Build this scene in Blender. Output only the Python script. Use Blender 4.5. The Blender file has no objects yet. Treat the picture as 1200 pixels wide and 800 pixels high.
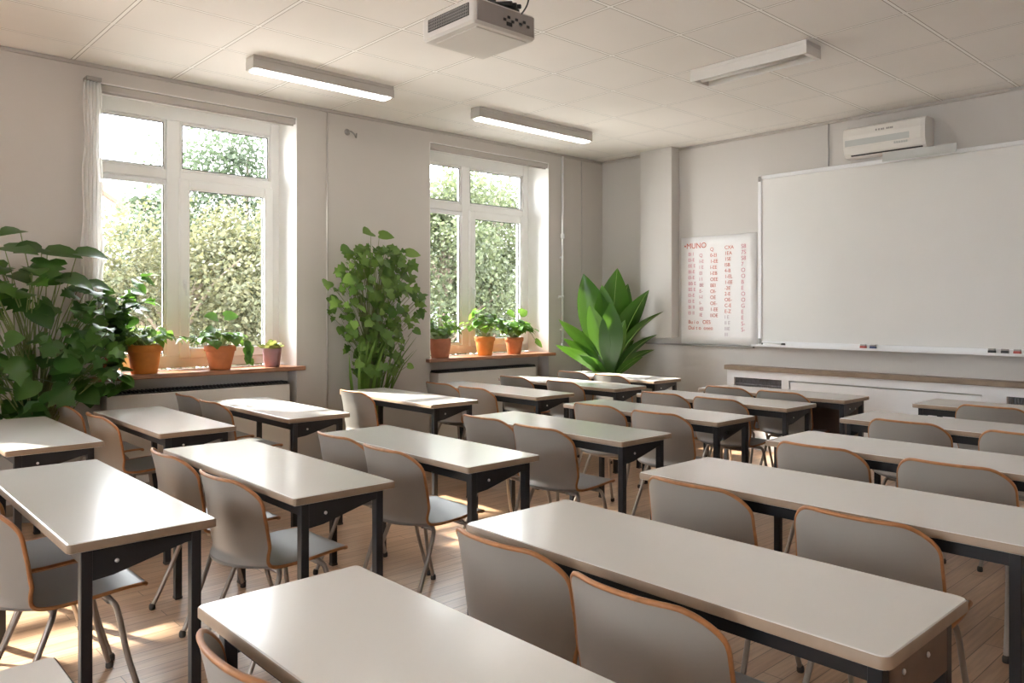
import bpy, math, random
from mathutils import Vector, Matrix, noise

R = random.Random(7)
PI = math.pi
COL = bpy.context.scene.collection
V = Vector

# ------------------------------------------------------------------ materials
def nodes_of(m):
    m.use_nodes = True
    nt = m.node_tree
    return nt, nt.nodes, nt.links

def mat(name, rgb, rough=0.5, metal=0.0, var=0.06, scale=6.0, bump=0.0, bscale=60.0, spec=0.5, coat=0.0):
    """Principled surface whose colour wanders a little with noise."""
    m = bpy.data.materials.new(name)
    nt, N, L = nodes_of(m)
    p = N['Principled BSDF']
    p.inputs['Roughness'].default_value = rough
    p.inputs['Metallic'].default_value = metal
    p.inputs['Specular IOR Level'].default_value = spec
    p.inputs['Coat Weight'].default_value = coat
    p.inputs['Coat Roughness'].default_value = 0.12
    tc = N.new('ShaderNodeTexCoord')
    nz = N.new('ShaderNodeTexNoise'); nz.inputs['Scale'].default_value = scale; nz.inputs['Detail'].default_value = 4
    L.new(tc.outputs['Object'], nz.inputs['Vector'])
    rp = N.new('ShaderNodeValToRGB')
    rp.color_ramp.elements[0].position = 0.3; rp.color_ramp.elements[1].position = 0.7
    rp.color_ramp.elements[0].color = [max(0, c * (1 - var)) for c in rgb] + [1]
    rp.color_ramp.elements[1].color = [min(1, c * (1 + var)) for c in rgb] + [1]
    L.new(nz.outputs['Fac'], rp.inputs['Fac'])
    L.new(rp.outputs['Color'], p.inputs['Base Color'])
    if bump > 0:
        n2 = N.new('ShaderNodeTexNoise'); n2.inputs['Scale'].default_value = bscale; n2.inputs['Detail'].default_value = 3
        L.new(tc.outputs['Object'], n2.inputs['Vector'])
        b = N.new('ShaderNodeBump'); b.inputs['Strength'].default_value = bump; b.inputs['Distance'].default_value = 0.005
        L.new(n2.outputs['Fac'], b.inputs['Height'])
        L.new(b.outputs['Normal'], p.inputs['Normal'])
    return m

def leaf_mat(name, dark, light, rough=0.42, trans=0.35, tcol=None):
    """Leaf: every separate leaf gets its own shade; some light passes through."""
    m = bpy.data.materials.new(name)
    nt, N, L = nodes_of(m)
    p = N['Principled BSDF']; out = N['Material Output']
    p.inputs['Roughness'].default_value = rough
    g = N.new('ShaderNodeNewGeometry')
    rp = N.new('ShaderNodeValToRGB')
    rp.color_ramp.elements[0].color = list(dark) + [1]; rp.color_ramp.elements[1].color = list(light) + [1]
    L.new(g.outputs['Random Per Island'], rp.inputs['Fac'])
    L.new(rp.outputs['Color'], p.inputs['Base Color'])
    t = N.new('ShaderNodeBsdfTranslucent')
    mx0 = N.new('ShaderNodeMix'); mx0.data_type = 'RGBA'; mx0.inputs[0].default_value = 0.5
    tc = tcol or [min(1, c * 1.3) for c in light]
    L.new(rp.outputs['Color'], mx0.inputs[6]); mx0.inputs[7].default_value = list(tc) + [1]
    L.new(mx0.outputs[2], t.inputs['Color'])
    mx = N.new('ShaderNodeMixShader'); mx.inputs['Fac'].default_value = trans
    L.new(p.outputs['BSDF'], mx.inputs[1]); L.new(t.outputs['BSDF'], mx.inputs[2])
    L.new(mx.outputs['Shader'], out.inputs['Surface'])
    return m

def glass_mat(name):
    m = bpy.data.materials.new(name)
    nt, N, L = nodes_of(m)
    out = N['Material Output']; N.remove(N['Principled BSDF'])
    tr = N.new('ShaderNodeBsdfTransparent'); tr.inputs['Color'].default_value = (0.97, 0.985, 0.98, 1)
    gl = N.new('ShaderNodeBsdfGlossy'); gl.inputs['Roughness'].default_value = 0.01
    fr = N.new('ShaderNodeFresnel'); fr.inputs['IOR'].default_value = 1.25
    mx = N.new('ShaderNodeMixShader')
    L.new(fr.outputs[0], mx.inputs['Fac']); L.new(tr.outputs[0], mx.inputs[1]); L.new(gl.outputs[0], mx.inputs[2])
    L.new(mx.outputs[0], out.inputs['Surface'])
    return m

def fabric_mat(name, rgb, clear=0.35):
    m = bpy.data.materials.new(name)
    nt, N, L = nodes_of(m)
    out = N['Material Output']; p = N['Principled BSDF']
    p.inputs['Base Color'].default_value = list(rgb) + [1]; p.inputs['Roughness'].default_value = 0.9
    t = N.new('ShaderNodeBsdfTranslucent'); t.inputs['Color'].default_value = list(rgb) + [1]
    tr = N.new('ShaderNodeBsdfTransparent')
    w = N.new('ShaderNodeTexWave'); w.inputs['Scale'].default_value = 40; w.inputs['Distortion'].default_value = 2
    m1 = N.new('ShaderNodeMixShader'); m1.inputs['Fac'].default_value = 0.45
    m2 = N.new('ShaderNodeMixShader'); m2.inputs['Fac'].default_value = clear
    L.new(p.outputs[0], m1.inputs[1]); L.new(t.outputs[0], m1.inputs[2])
    L.new(m1.outputs[0], m2.inputs[1]); L.new(tr.outputs[0], m2.inputs[2])
    L.new(m2.outputs[0], out.inputs['Surface'])
    return m

def emit_mat(name, rgb, strength):
    m = bpy.data.materials.new(name)
    nt, N, L = nodes_of(m)
    p = N['Principled BSDF']
    p.inputs['Base Color'].default_value = (0.85, 0.85, 0.85, 1)
    p.inputs['Emission Color'].default_value = list(rgb) + [1]
    tc = N.new('ShaderNodeTexCoord')
    v = N.new('ShaderNodeTexVoronoi'); v.inputs['Scale'].default_value = 22
    L.new(tc.outputs['Object'], v.inputs['Vector'])
    mr = N.new('ShaderNodeMapRange')
    mr.inputs[1].default_value = 0; mr.inputs[2].default_value = 0.7
    mr.inputs[3].default_value = strength * 1.5; mr.inputs[4].default_value = strength * 0.4
    L.new(v.outputs['Distance'], mr.inputs[0])
    L.new(mr.outputs[0], p.inputs['Emission Strength'])
    return m

def floor_mat():
    m = bpy.data.materials.new('oak_planks')
    nt, N, L = nodes_of(m)
    p = N['Principled BSDF']
    tc = N.new('ShaderNodeTexCoord')
    mp = N.new('ShaderNodeMapping'); mp.inputs['Rotation'].default_value = (0, 0, PI / 2)
    L.new(tc.outputs['Object'], mp.inputs['Vector'])
    br = N.new('ShaderNodeTexBrick')
    br.offset = 0.37; br.inputs['Scale'].default_value = 1.0
    br.inputs['Brick Width'].default_value = 0.95; br.inputs['Row Height'].default_value = 0.085
    br.inputs['Mortar Size'].default_value = 0.0022; br.inputs['Mortar Smooth'].default_value = 0.3
    br.inputs['Color1'].default_value = (0.46, 0.29, 0.18, 1); br.inputs['Color2'].default_value = (0.57, 0.39, 0.26, 1)
    br.inputs['Mortar'].default_value = (0.17, 0.115, 0.075, 1); br.inputs['Bias'].default_value = -0.1
    L.new(mp.outputs['Vector'], br.inputs['Vector'])
    mp2 = N.new('ShaderNodeMapping'); mp2.inputs['Scale'].default_value = (38, 2.2, 1)
    L.new(tc.outputs['Object'], mp2.inputs['Vector'])
    nz = N.new('ShaderNodeTexNoise'); nz.inputs['Scale'].default_value = 1.5; nz.inputs['Detail'].default_value = 6
    L.new(mp2.outputs['Vector'], nz.inputs['Vector'])
    rp = N.new('ShaderNodeValToRGB')
    rp.color_ramp.elements[0].position = 0.3; rp.color_ramp.elements[1].position = 0.72
    rp.color_ramp.elements[0].color = (0.74, 0.72, 0.70, 1); rp.color_ramp.elements[1].color = (1.08, 1.06, 1.04, 1)
    L.new(nz.outputs['Fac'], rp.inputs['Fac'])
    mx = N.new('ShaderNodeMix'); mx.data_type = 'RGBA'; mx.blend_type = 'MULTIPLY'; mx.inputs[0].default_value = 1
    L.new(br.outputs['Color'], mx.inputs[6]); L.new(rp.outputs['Color'], mx.inputs[7])
    L.new(mx.outputs[2], p.inputs['Base Color'])
    p.inputs['Roughness'].default_value = 0.3
    b = N.new('ShaderNodeBump'); b.inputs['Strength'].default_value = 0.25; b.inputs['Distance'].default_value = 0.002
    b.invert = True
    L.new(br.outputs['Fac'], b.inputs['Height']); L.new(b.outputs['Normal'], p.inputs['Normal'])
    return m

def ceiling_mat(x0, dx, y0, dy):
    """Mineral-fibre tiles in a pale grid with thin dark joints."""
    m = bpy.data.materials.new('ceiling_tiles')
    nt, N, L = nodes_of(m)
    p = N['Principled BSDF']; p.inputs['Roughness'].default_value = 0.85
    tc = N.new('ShaderNodeTexCoord'); sp = N.new('ShaderNodeSeparateXYZ')
    L.new(tc.outputs['Object'], sp.inputs[0])
    def M(op, a, b=None, c=None):
        n = N.new('ShaderNodeMath'); n.operation = op
        for i, v in enumerate((a, b, c)):
            if v is None: continue
            if isinstance(v, (int, float)): n.inputs[i].default_value = v
            else: L.new(v, n.inputs[i])
        return n.outputs[0]
    def dist(coord, o, d):
        t = M('DIVIDE', M('SUBTRACT', coord, o), d)
        fr = M('FRACT', M('ADD', t, 100.5))
        return M('MULTIPLY', M('ABSOLUTE', M('SUBTRACT', fr, 0.5)), d)
    da, db = dist(sp.outputs[0], x0, dx), dist(sp.outputs[1], y0, dy)
    dmin = M('MINIMUM', da, db)
    bar = M('LESS_THAN', dmin, 0.010)
    joint = M('MULTIPLY', M('LESS_THAN', dmin, 0.0145), M('GREATER_THAN', dmin, 0.010))
    nz = N.new('ShaderNodeTexNoise'); nz.inputs['Scale'].default_value = 0.9; nz.inputs['Detail'].default_value = 3
    L.new(tc.outputs['Object'], nz.inputs['Vector'])
    rp = N.new('ShaderNodeValToRGB')
    rp.color_ramp.elements[0].position = 0.35; rp.color_ramp.elements[1].position = 0.65
    rp.color_ramp.elements[0].color = (0.81, 0.785, 0.755, 1); rp.color_ramp.elements[1].color = (0.85, 0.825, 0.795, 1)
    L.new(nz.outputs['Fac'], rp.inputs['Fac'])
    m1 = N.new('ShaderNodeMix'); m1.data_type = 'RGBA'
    L.new(bar, m1.inputs[0]); L.new(rp.outputs['Color'], m1.inputs[6]); m1.inputs[7].default_value = (0.93, 0.92, 0.90, 1)
    m2 = N.new('ShaderNodeMix'); m2.data_type = 'RGBA'
    L.new(joint, m2.inputs[0]); L.new(m1.outputs[2], m2.inputs[6]); m2.inputs[7].default_value = (0.33, 0.30, 0.27, 1)
    L.new(m2.outputs[2], p.inputs['Base Color'])
    return m

M_ = dict(
    wall=mat('painted_plaster', (0.555, 0.523, 0.49), 0.75, var=0.02, scale=0.8, bump=0.06, bscale=140),
    reveal=mat('sun_white_reveal', (0.88, 0.875, 0.86), 0.6, var=0.015),
    front=mat('painted_front_wall', (0.56, 0.537, 0.515), 0.72, var=0.02, scale=0.8, bump=0.06, bscale=140),
    pvc=mat('white_plastic_frame', (0.82, 0.82, 0.81), 0.3, var=0.01),
    silver=mat('brushed_aluminium', (0.66, 0.68, 0.70), 0.35, 0.6, var=0.04),
    sill=mat('brown_sill_wood', (0.30, 0.135, 0.07), 0.35, var=0.2, scale=9),
    ledge=mat('dull_wood_strip', (0.25, 0.185, 0.135), 0.5, var=0.15, scale=9),
    radiator=mat('radiator_enamel', (0.80, 0.77, 0.72), 0.4, var=0.02),
    dark=mat('dark_slot', (0.035, 0.037, 0.04), 0.6, var=0.2),
    grille=mat('grey_grille', (0.22, 0.22, 0.24), 0.5, var=0.25, scale=30),
    white=mat('white_enamel', (0.78, 0.79, 0.81), 0.4, var=0.015),
    board=mat('whiteboard_enamel', (0.74, 0.735, 0.72), 0.16, var=0.02, scale=1.5, coat=0.3),
    paper=mat('chart_paper', (0.80, 0.80, 0.80), 0.7, var=0.01),
    red_ink=mat('red_ink', (0.55, 0.13, 0.09), 0.6, var=0.15, scale=25),
    rose_ink=mat('rose_ink', (0.60, 0.24, 0.30), 0.6, var=0.15, scale=25),
    grey_ink=mat('faded_ink', (0.50, 0.42, 0.47), 0.6, var=0.1, scale=25),
    top=mat('desk_laminate', (0.73, 0.715, 0.69), 0.22, var=0.012, scale=2.0, coat=0.3),
    band=mat('desk_edge', (0.30, 0.215, 0.15), 0.45, var=0.08, scale=14),
    steel=mat('black_steel', (0.016, 0.017, 0.021), 0.42, var=0.15, scale=12),
    brown=mat('brown_panel', (0.13, 0.085, 0.065), 0.5, var=0.15, scale=8),
    bolt=mat('bright_bolt', (0.7, 0.7, 0.7), 0.3, 0.9),
    shell=mat('grey_chair_shell', (0.30, 0.283, 0.262), 0.38, var=0.025, scale=5),
    seat=mat('grey_chair_seat', (0.22, 0.218, 0.218), 0.34, var=0.03, scale=5),
    rim=mat('orange_wood_edge', (0.40, 0.175, 0.068), 0.45, var=0.18, scale=26),
    tube=mat('grey_tube_steel', (0.36, 0.32, 0.285), 0.33, 0.55, var=0.06),
    rubber=mat('dark_rubber', (0.06, 0.055, 0.05), 0.7),
    lamp_body=mat('lamp_sheet_metal', (0.50, 0.475, 0.445), 0.45, var=0.02),
    lamp_white=mat('lamp_white_metal', (0.72, 0.71, 0.69), 0.45, var=0.02),
    lens=emit_mat('lit_diffuser', (1.0, 0.97, 0.90), 4.0),
    lens_off=mat('unlit_diffuser', (0.55, 0.53, 0.50), 0.4, var=0.05, scale=20),
    proj=mat('projector_white', (0.66, 0.64, 0.61), 0.4, var=0.015),
    proj_side=mat('projector_grey', (0.33, 0.30, 0.285), 0.45, var=0.05),
    ac=mat('ac_plastic', (0.74, 0.72, 0.685), 0.4, var=0.015),
    ac_band=mat('ac_grey_band', (0.50, 0.52, 0.51), 0.35, var=0.03),
    mark=mat('grey_print', (0.34, 0.33, 0.32), 0.6),
    terra=mat('terracotta', (0.47, 0.15, 0.05), 0.7, var=0.14, scale=12, bump=0.1),
    terra2=mat('pale_terracotta', (0.42, 0.15, 0.08), 0.7, var=0.14, scale=12, bump=0.1),
    terra3=mat('bright_orange_clay', (0.56, 0.19, 0.03), 0.65, var=0.12, scale=12),
    mauve=mat('mauve_glaze', (0.30, 0.165, 0.185), 0.45, var=0.12, scale=10),
    grey_pot=mat('grey_planter', (0.16, 0.16, 0.16), 0.5, var=0.1),
    soil=mat('potting_soil', (0.045, 0.03, 0.02), 0.95, var=0.4, scale=60, bump=0.4),
    stem=mat('green_stem', (0.17, 0.22, 0.07), 0.55, var=0.2, scale=15),
    woody=mat('woody_stem', (0.22, 0.16, 0.09), 0.7, var=0.2, scale=15),
    monstera=leaf_mat('deep_green_leaf', (0.020, 0.070, 0.014), (0.085, 0.20, 0.036), 0.33, 0.3, (0.16, 0.34, 0.04)),
    ivy=leaf_mat('fresh_green_leaf', (0.035, 0.11, 0.018), (0.20, 0.33, 0.075), 0.4, 0.35, (0.32, 0.50, 0.08)),
    sill_leaf=leaf_mat('bright_green_leaf', (0.03, 0.115, 0.018), (0.12, 0.27, 0.045), 0.4, 0.4, (0.32, 0.52, 0.08)),
    pale_leaf=leaf_mat('variegated_leaf', (0.16, 0.26, 0.08), (0.48, 0.52, 0.30), 0.45, 0.4),
    succulent=leaf_mat('succulent_leaf', (0.12, 0.20, 0.05), (0.35, 0.34, 0.10), 0.4, 0.25),
    lance=leaf_mat('glossy_lance_leaf', (0.018, 0.068, 0.012), (0.055, 0.165, 0.02), 0.28, 0.25, (0.22, 0.45, 0.04)),
    midrib=mat('pale_midrib', (0.26, 0.42, 0.10), 0.4, var=0.1),
    tree_g=leaf_mat('tree_green', (0.026, 0.042, 0.020), (0.056, 0.077, 0.042), 0.6, 0.4),
    tree_y=leaf_mat('tree_yellow', (0.042, 0.053, 0.021), (0.098, 0.092, 0.046), 0.6, 0.4),
    tree_l=leaf_mat('tree_light', (0.034, 0.050, 0.020), (0.082, 0.096, 0.046), 0.6, 0.4),
    bark=mat('bark', (0.15, 0.12, 0.09), 0.9, var=0.3, scale=9, bump=0.4),
    bounce_ground=mat('pale_bounce_ground', (0.55, 0.515, 0.48), 0.9, var=0.12, scale=1.5),
    render=mat('white_render', (0.70, 0.68, 0.65), 0.8, var=0.02),
    rooftile=mat('tan_roof', (0.20, 0.14, 0.10), 0.8, var=0.2, scale=4),
    pane_dark=mat('house_pane', (0.12, 0.14, 0.16), 0.2),
    glass=glass_mat('window_glass'),
    sheer=fabric_mat('sheer_white', (0.96, 0.955, 0.94), 0.3),
    blind=mat('blind_cassette', (0.46, 0.43, 0.40), 0.6, var=0.02),
    cable=mat('cable_grey', (0.50, 0.48, 0.46), 0.5),
    dark_cable=mat('cable_dark', (0.06, 0.06, 0.06), 0.5),
    hardware=mat('grey_hardware', (0.30, 0.29, 0.28), 0.4, 0.5),
    pen_red=mat('marker_red', (0.45, 0.10, 0.09), 0.4), pen_blue=mat('marker_blue', (0.07, 0.09, 0.20), 0.4),
    pen_black=mat('marker_black', (0.045, 0.05, 0.055), 0.4), pen_white=mat('marker_white', (0.82, 0.82, 0.82), 0.35),
)

# ------------------------------------------------------------------ mesh tools
class MB:
    def __init__(s): s.v = []; s.f = []; s.mi = []; s.sm = []
    def add(s, vs, fs, mi=0, smooth=False):
        o = len(s.v); s.v += [tuple(v) for v in vs]
        for f in fs:
            s.f.append(tuple(o + i for i in f)); s.mi.append(mi); s.sm.append(smooth)
        return s
    def box(s, x0, x1, y0, y1, z0, z1, e=0.0, mi=0):
        if e <= 0:
            vs = [(x, y, z) for z in (z0, z1) for x, y in ((x0, y0), (x1, y0), (x1, y1), (x0, y1))]
            fs = [(3, 2, 1, 0), (4, 5, 6, 7)] + [(i, (i + 1) % 4, 4 + (i + 1) % 4, 4 + i) for i in range(4)]
            return s.add(vs, fs, mi)
        return s.rslab(x0, x1, y0, y1, z0, z1, e, e, mi, 1)
    def rslab(s, x0, x1, y0, y1, z0, z1, r, e, mi=0, n=4, smooth=False):
        """slab with rounded plan corners (r) and eased top and bottom edges (e)"""
        def loop(ins, z):
            rr = max(r - ins, 1e-4); pts = []
            for cx, cy, a0 in ((x1 - r, y0 + r, -PI / 2), (x1 - r, y1 - r, 0), (x0 + r, y1 - r, PI / 2), (x0 + r, y0 + r, PI)):
                for k in range(n + 1):
                    a = a0 + PI / 2 * k / n
                    pts.append((cx + rr * math.cos(a), cy + rr * math.sin(a), z))
            return pts
        lv = [(e, z0), (0, z0 + e), (0, z1 - e), (e, z1)]
        ls = [loop(*q) for q in lv]; m = len(ls[0])
        vs = [p for l in ls for p in l]; fs = []
        for k in range(3):
            for i in range(m):
                j = (i + 1) % m
                fs.append((k * m + i, k * m + j, (k + 1) * m + j, (k + 1) * m + i))
        fs.append(tuple(reversed(range(m)))); fs.append(tuple(3 * m + i for i in range(m)))
        return s.add(vs, fs, mi, smooth)
    def prism(s, poly, axis, a, b, mi=0):
        """polygon in the plane across `axis` ('x': (y,z), 'y': (x,z)) pulled from a to b"""
        def P(u, v, w): return (w, u, v) if axis == 'x' else (u, w, v)
        n = len(poly)
        vs = [P(u, v, a) for u, v in poly] + [P(u, v, b) for u, v in poly]
        fs = [tuple(range(n)), tuple(reversed(range(n, 2 * n)))] + [(i, n + i, n + (i + 1) % n, (i + 1) % n) for i in range(n)]
        return s.add(vs, fs, mi)
    def tube(s, pts, r, n=8, mi=0, closed=False, r2=None):
        pts = [V(p) for p in pts]; m = len(pts); vs = []; prev = None
        for i, p in enumerate(pts):
            if closed: t = (pts[(i + 1) % m] - pts[i - 1])
            else: t = (pts[min(i + 1, m - 1)] - pts[max(i - 1, 0)])
            t = t.normalized() if t.length > 1e-9 else V((0, 0, 1))
            if prev is None:
                a = V((0, 0, 1)) if abs(t.z) < 0.9 else V((1, 0, 0))
                u = t.cross(a).normalized()
            else:
                u = prev - t * prev.dot(t)
                u = u.normalized() if u.length > 1e-6 else t.orthogonal().normalized()
            prev = u; w = t.cross(u)
            rr = r if r2 is None else r + (r2 - r) * i / max(1, m - 1)
            for k in range(n):
                a = 2 * PI * k / n
                vs.append(p + (u * math.cos(a) + w * math.sin(a)) * rr)
        fs = []
        for i in range(m if closed else m - 1):
            j = (i + 1) % m
            for k in range(n):
                q = (k + 1) % n
                fs.append((i * n + k, i * n + q, j * n + q, j * n + k))
        if not closed:
            fs.append(tuple(reversed(range(n)))); fs.append(tuple((m - 1) * n + k for k in range(n)))
        return s.add(vs, fs, mi, True)
    def lathe(s, prof, c=(0, 0, 0), n=28, mi=0):
        vs = []; m = len(prof)
        for r, z in prof:
            for k in range(n):
                a = 2 * PI * k / n
                vs.append((c[0] + r * math.cos(a), c[1] + r * math.sin(a), c[2] + z))
        fs = []
        for i in range(m - 1):
            for k in range(n):
                q = (k + 1) % n
                fs.append((i * n + k, i * n + q, (i + 1) * n + q, (i + 1) * n + k))
        fs.append(tuple(reversed(range(n)))); fs.append(tuple((m - 1) * n + k for k in range(n)))
        return s.add(vs, fs, mi, True)
    def build(s, name, m, parent=None, kind=None, sharp=None):
        me = bpy.data.meshes.new(name)
        me.from_pydata(s.v, [], s.f)
        for q in (m if isinstance(m, (list, tuple)) else [m]): me.materials.append(M_[q])
        me.polygons.foreach_set('material_index', s.mi)
        me.polygons.foreach_set('use_smooth', s.sm)
        me.update()
        if sharp: me.set_sharp_from_angle(angle=math.radians(sharp))
        o = bpy.data.objects.new(name, me); COL.objects.link(o)
        if parent is not None: o.parent = parent
        if kind: o['kind'] = kind
        return o

def catmull(pts, n):
    pts = [V(p) for p in pts]; out = []
    for i in range(len(pts) - 1):
        p0, p1, p2, p3 = pts[max(i - 1, 0)], pts[i], pts[i + 1], pts[min(i + 2, len(pts) - 1)]
        for k in range(n):
            t = k / n
            out.append(0.5 * ((2 * p1) + (p2 - p0) * t + (2 * p0 - 5 * p1 + 4 * p2 - p3) * t * t + (3 * p1 - p0 - 3 * p2 + p3) * t ** 3))
    out.append(pts[-1]); return out

def tag(o, label, cat, group=None):
    o['label'] = label; o['category'] = cat
    if group: o['group'] = group
    return o

def thing(name, label, cat, loc=(0, 0, 0), rz=0.0, group=None):
    o = bpy.data.objects.new(name, None); COL.objects.link(o)
    o.empty_display_size = 0.1
    o.location = loc; o.rotation_euler = (0, 0, rz)
    return tag(o, label, cat, group)

def dup(root, loc, rz, label):
    r = root.copy(); COL.objects.link(r); r.location = loc; r.rotation_euler = (0, 0, rz); r['label'] = label
    for ch in list(root.children):
        c = ch.copy(); COL.objects.link(c); c.parent = r
        for g in list(ch.children):
            d = g.copy(); COL.objects.link(d); d.parent = c
    return r

# ------------------------------------------------------------------ the room
WX, FY, H = -6.40, 7.42, 3.28          # window wall, board wall, ceiling
BX, BY = 2.2, -5.2                     # the two walls behind the camera
SILL, HEAD = 0.945, 3.15
WIN = [(1.666, 3.292), (4.755, 6.472), (-1.42, 0.20), (-4.45, -2.83)]

MB().box(WX - 0.4, BX + 0.2, BY - 0.2, FY + 0.2, -0.1, 0).build('floor', 'top', kind='structure').data.materials[0] = floor_mat()
MB().box(WX - 0.4, BX + 0.2, BY - 0.2, FY + 0.2, H, H + 0.1).build('ceiling', 'top', kind='structure').data.materials[0] = ceiling_mat(-6.0, 0.585, 1.507, 0.711)

w = MB()
edges = [BY - 0.2] + [q for a in sorted(WIN) for q in a] + [FY + 0.2]
for i in range(0, len(edges), 2): w.box(WX - 0.4, WX, edges[i], edges[i + 1], 0, H)
for a, b in WIN:
    w.box(WX - 0.4, WX, a, b, HEAD, H)
    w.box(WX - 0.4, WX - 0.17, a, b, 0, SILL - 0.05)          # thin wall at the back of the radiator niche
w.build('wall_left', 'wall', kind='structure')
MB().box(WX, BX + 0.2, FY, FY + 0.2, 0, H).build('wall_front', 'front', kind='structure')
MB().box(BX, BX + 0.2, BY, FY, 0, H).build('wall_right', 'wall', kind='structure')
wb = MB(); ADDED_WIN = [(-1.9, 0.5)]  # unseen window in the back wall, added to let in fill daylight
ex = [WX] + [q for a in ADDED_WIN for q in a] + [BX + 0.2]
for i in range(0, len(ex), 2): wb.box(ex[i], ex[i + 1], BY - 0.2, BY, 0, H)
for a, b in ADDED_WIN: wb.box(a, b, BY - 0.2, BY, HEAD, H).box(a, b, BY - 0.2, BY, 0, SILL)
wb.build('wall_back', 'wall', kind='structure')
for i, (a, b) in enumerate(ADDED_WIN):
    f = MB(); c = (a + b) / 2
    for q in (a, c - 0.05, b - 0.09): f.box(q, q + 0.09, BY - 0.15, BY - 0.08, SILL, HEAD, 0.005)
    for z in (SILL, 2.5, HEAD - 0.09): f.box(a + 0.09, b - 0.09, BY - 0.15, BY - 0.08, z, z + 0.09, 0.005)
    f = f.build('window_%d' % (i + 5), 'pvc', kind='structure')
    MB().box(a + 0.05, b - 0.05, BY - 0.118, BY - 0.112, SILL + 0.05, HEAD - 0.05).build('pane', 'glass', f)
# boxed-in riser on the board wall, ending above the rail
cm = MB().rslab(-5.69, -5.245, FY - 0.15, FY, 1.125, H, 0.006, 0.004, 0, 2)
cm.build('column', 'front', kind='structure')
# cornice strip along the window wall and the board wall
MB().box(WX, WX + 0.018, BY, FY, H - 0.03, H - 0.012).box(WX, WX + 0.006, BY, FY, H - 0.012, H).build('trim_1', 'blind', kind='structure')
MB().box(WX + 0.018, -5.69, FY - 0.018, FY, H - 0.03, H - 0.012).box(-5.245, BX, FY - 0.018, FY, H - 0.03, H - 0.012).build('trim_2', 'blind', kind='structure')
MB().box(WX, WX + 0.015, 3.292, 4.755, 0, 0.08).box(WX, WX + 0.015, BY, 1.666, 0, 0.08).box(WX, WX + 0.015, 6.472, FY, 0, 0.08).build('baseboard_left', 'ledge', kind='structure')
MB().box(WX + 0.015, -4.56, FY - 0.015, FY, 0, 0.08).build('baseboard_front', 'ledge', kind='structure')
MB().rslab(-5.70, -4.30, FY - 0.035, FY, 1.040, 1.058, 0.004, 0.003, 0, 2).build('trim_3', 'hardware', kind='structure')

def window(idx, y0, y1, mull, left_sash):
    XF = WX - 0.34                      # room-side face of the frame
    z0, z1 = SILL + 0.012, HEAD
    root = MB()
    def bar(ya, yb, za, zb, d=0.07, proud=0.0, mb=None): (mb or root).box(XF - d, XF + proud, ya, yb, za, zb, 0.006)
    fw = 0.085
    bar(y0, y0 + fw, z0, z1); bar(y1 - fw, y1, z0, z1)
    bar(y0 + fw, y1 - fw, z0, z0 + 0.10); bar(y0 + fw, y1 - fw, z1 - 0.12, z1)
    m0, m1 = mull
    bar(m0, m1, z0 + 0.10, z1 - 0.12)
    t0, t1 = 2.535, 2.615
    bar(y0 + fw, m0, t0, t1); bar(m1, y1 - fw, t0, t1)
    # reveal lining, bright white: sun and bloom put into the colour
    win = root.build('window_%d' % idx, 'pvc', kind='structure')
    rv = MB()
    rv.box(XF, WX + 0.001, y1 - 0.006, y1, SILL, HEAD).box(XF, WX + 0.001, y0, y0 + 0.006, SILL, HEAD)
    rv.box(XF, WX + 0.001, y0 + 0.006, y1 - 0.006, HEAD - 0.006, HEAD)
    rv.build('reveal_lining', 'reveal', win)
    # sill board in brown wood with a pale inner strip
    sb = MB()
    sb.box(XF - 0.02, WX, y0, y1, SILL - 0.035, SILL)
    sb.rslab(WX, WX + 0.075, y0 - 0.05, y1 + 0.05, SILL - 0.035, SILL, 0.006, 0.005, 0, 3)
    sb.build('window_sill', 'sill', win)
    # sashes: lower right opens, the rest are fixed beads
    def sash(ya, yb, za, zb, wd, name, proud):
        s = MB()
        X0, X1 = XF - 0.06, XF + proud
        s.box(X0, X1, ya, ya + wd, za, zb, 0.008); s.box(X0, X1, yb - wd, yb, za, zb, 0.008)
        s.box(X0, X1, ya + wd, yb - wd, za, za + wd, 0.008); s.box(X0, X1, ya + wd, yb - wd, zb - wd, zb, 0.008)
        f = s.build(name, 'pvc', win)
        MB().box(XF - 0.035, XF - 0.03, ya + wd - 0.004, yb - wd + 0.004, za + wd - 0.004, zb - wd + 0.004).build('pane', 'glass', f)
        gk = MB(); A, B, C, D = ya + wd, yb - wd, za + wd, zb - wd
        for q in ((A, A + .006, C, D), (B - .006, B, C, D), (A + .006, B - .006, C, C + .006), (A + .006, B - .006, D - .006, D)): gk.box(XF - 0.029, XF - 0.018, *q)
        gk.build('gasket', 'dark', f)
        return f
    sash(y0 + fw, m0, z0 + 0.10, t0, 0.022, 'fixed_light', -0.012)
    sash(y0 + fw, m0, t1, z1 - 0.12, 0.022, 'fixed_light', -0.012)
    sash(m1, y1 - fw, t1, z1 - 0.12, 0.022, 'fixed_light', -0.012)
    op = sash(m1 - 0.012, y1 - fw + 0.02, z0 + 0.075, t0 + 0.012, 0.085, 'casement_sash', 0.022)
    hy = m1 + 0.03
    hb = MB().box(XF + 0.022, XF + 0.034, hy - 0.014, hy + 0.014, 1.62, 1.70, 0.004)
    hb.tube([(XF + 0.030, hy, 1.67), (XF + 0.055, hy, 1.67), (XF + 0.062, hy, 1.66), (XF + 0.062, hy, 1.56)], 0.009, 8)
    hb.build('window_handle', 'white', op)
    # trickle vent bar over the fixed lower light
    MB().box(XF, XF + 0.02, y0 + fw + 0.03, m0 - 0.01, t0 - 0.055, t0 - 0.012, 0.004).build('trickle_vent', 'white', win)
    return win

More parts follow.
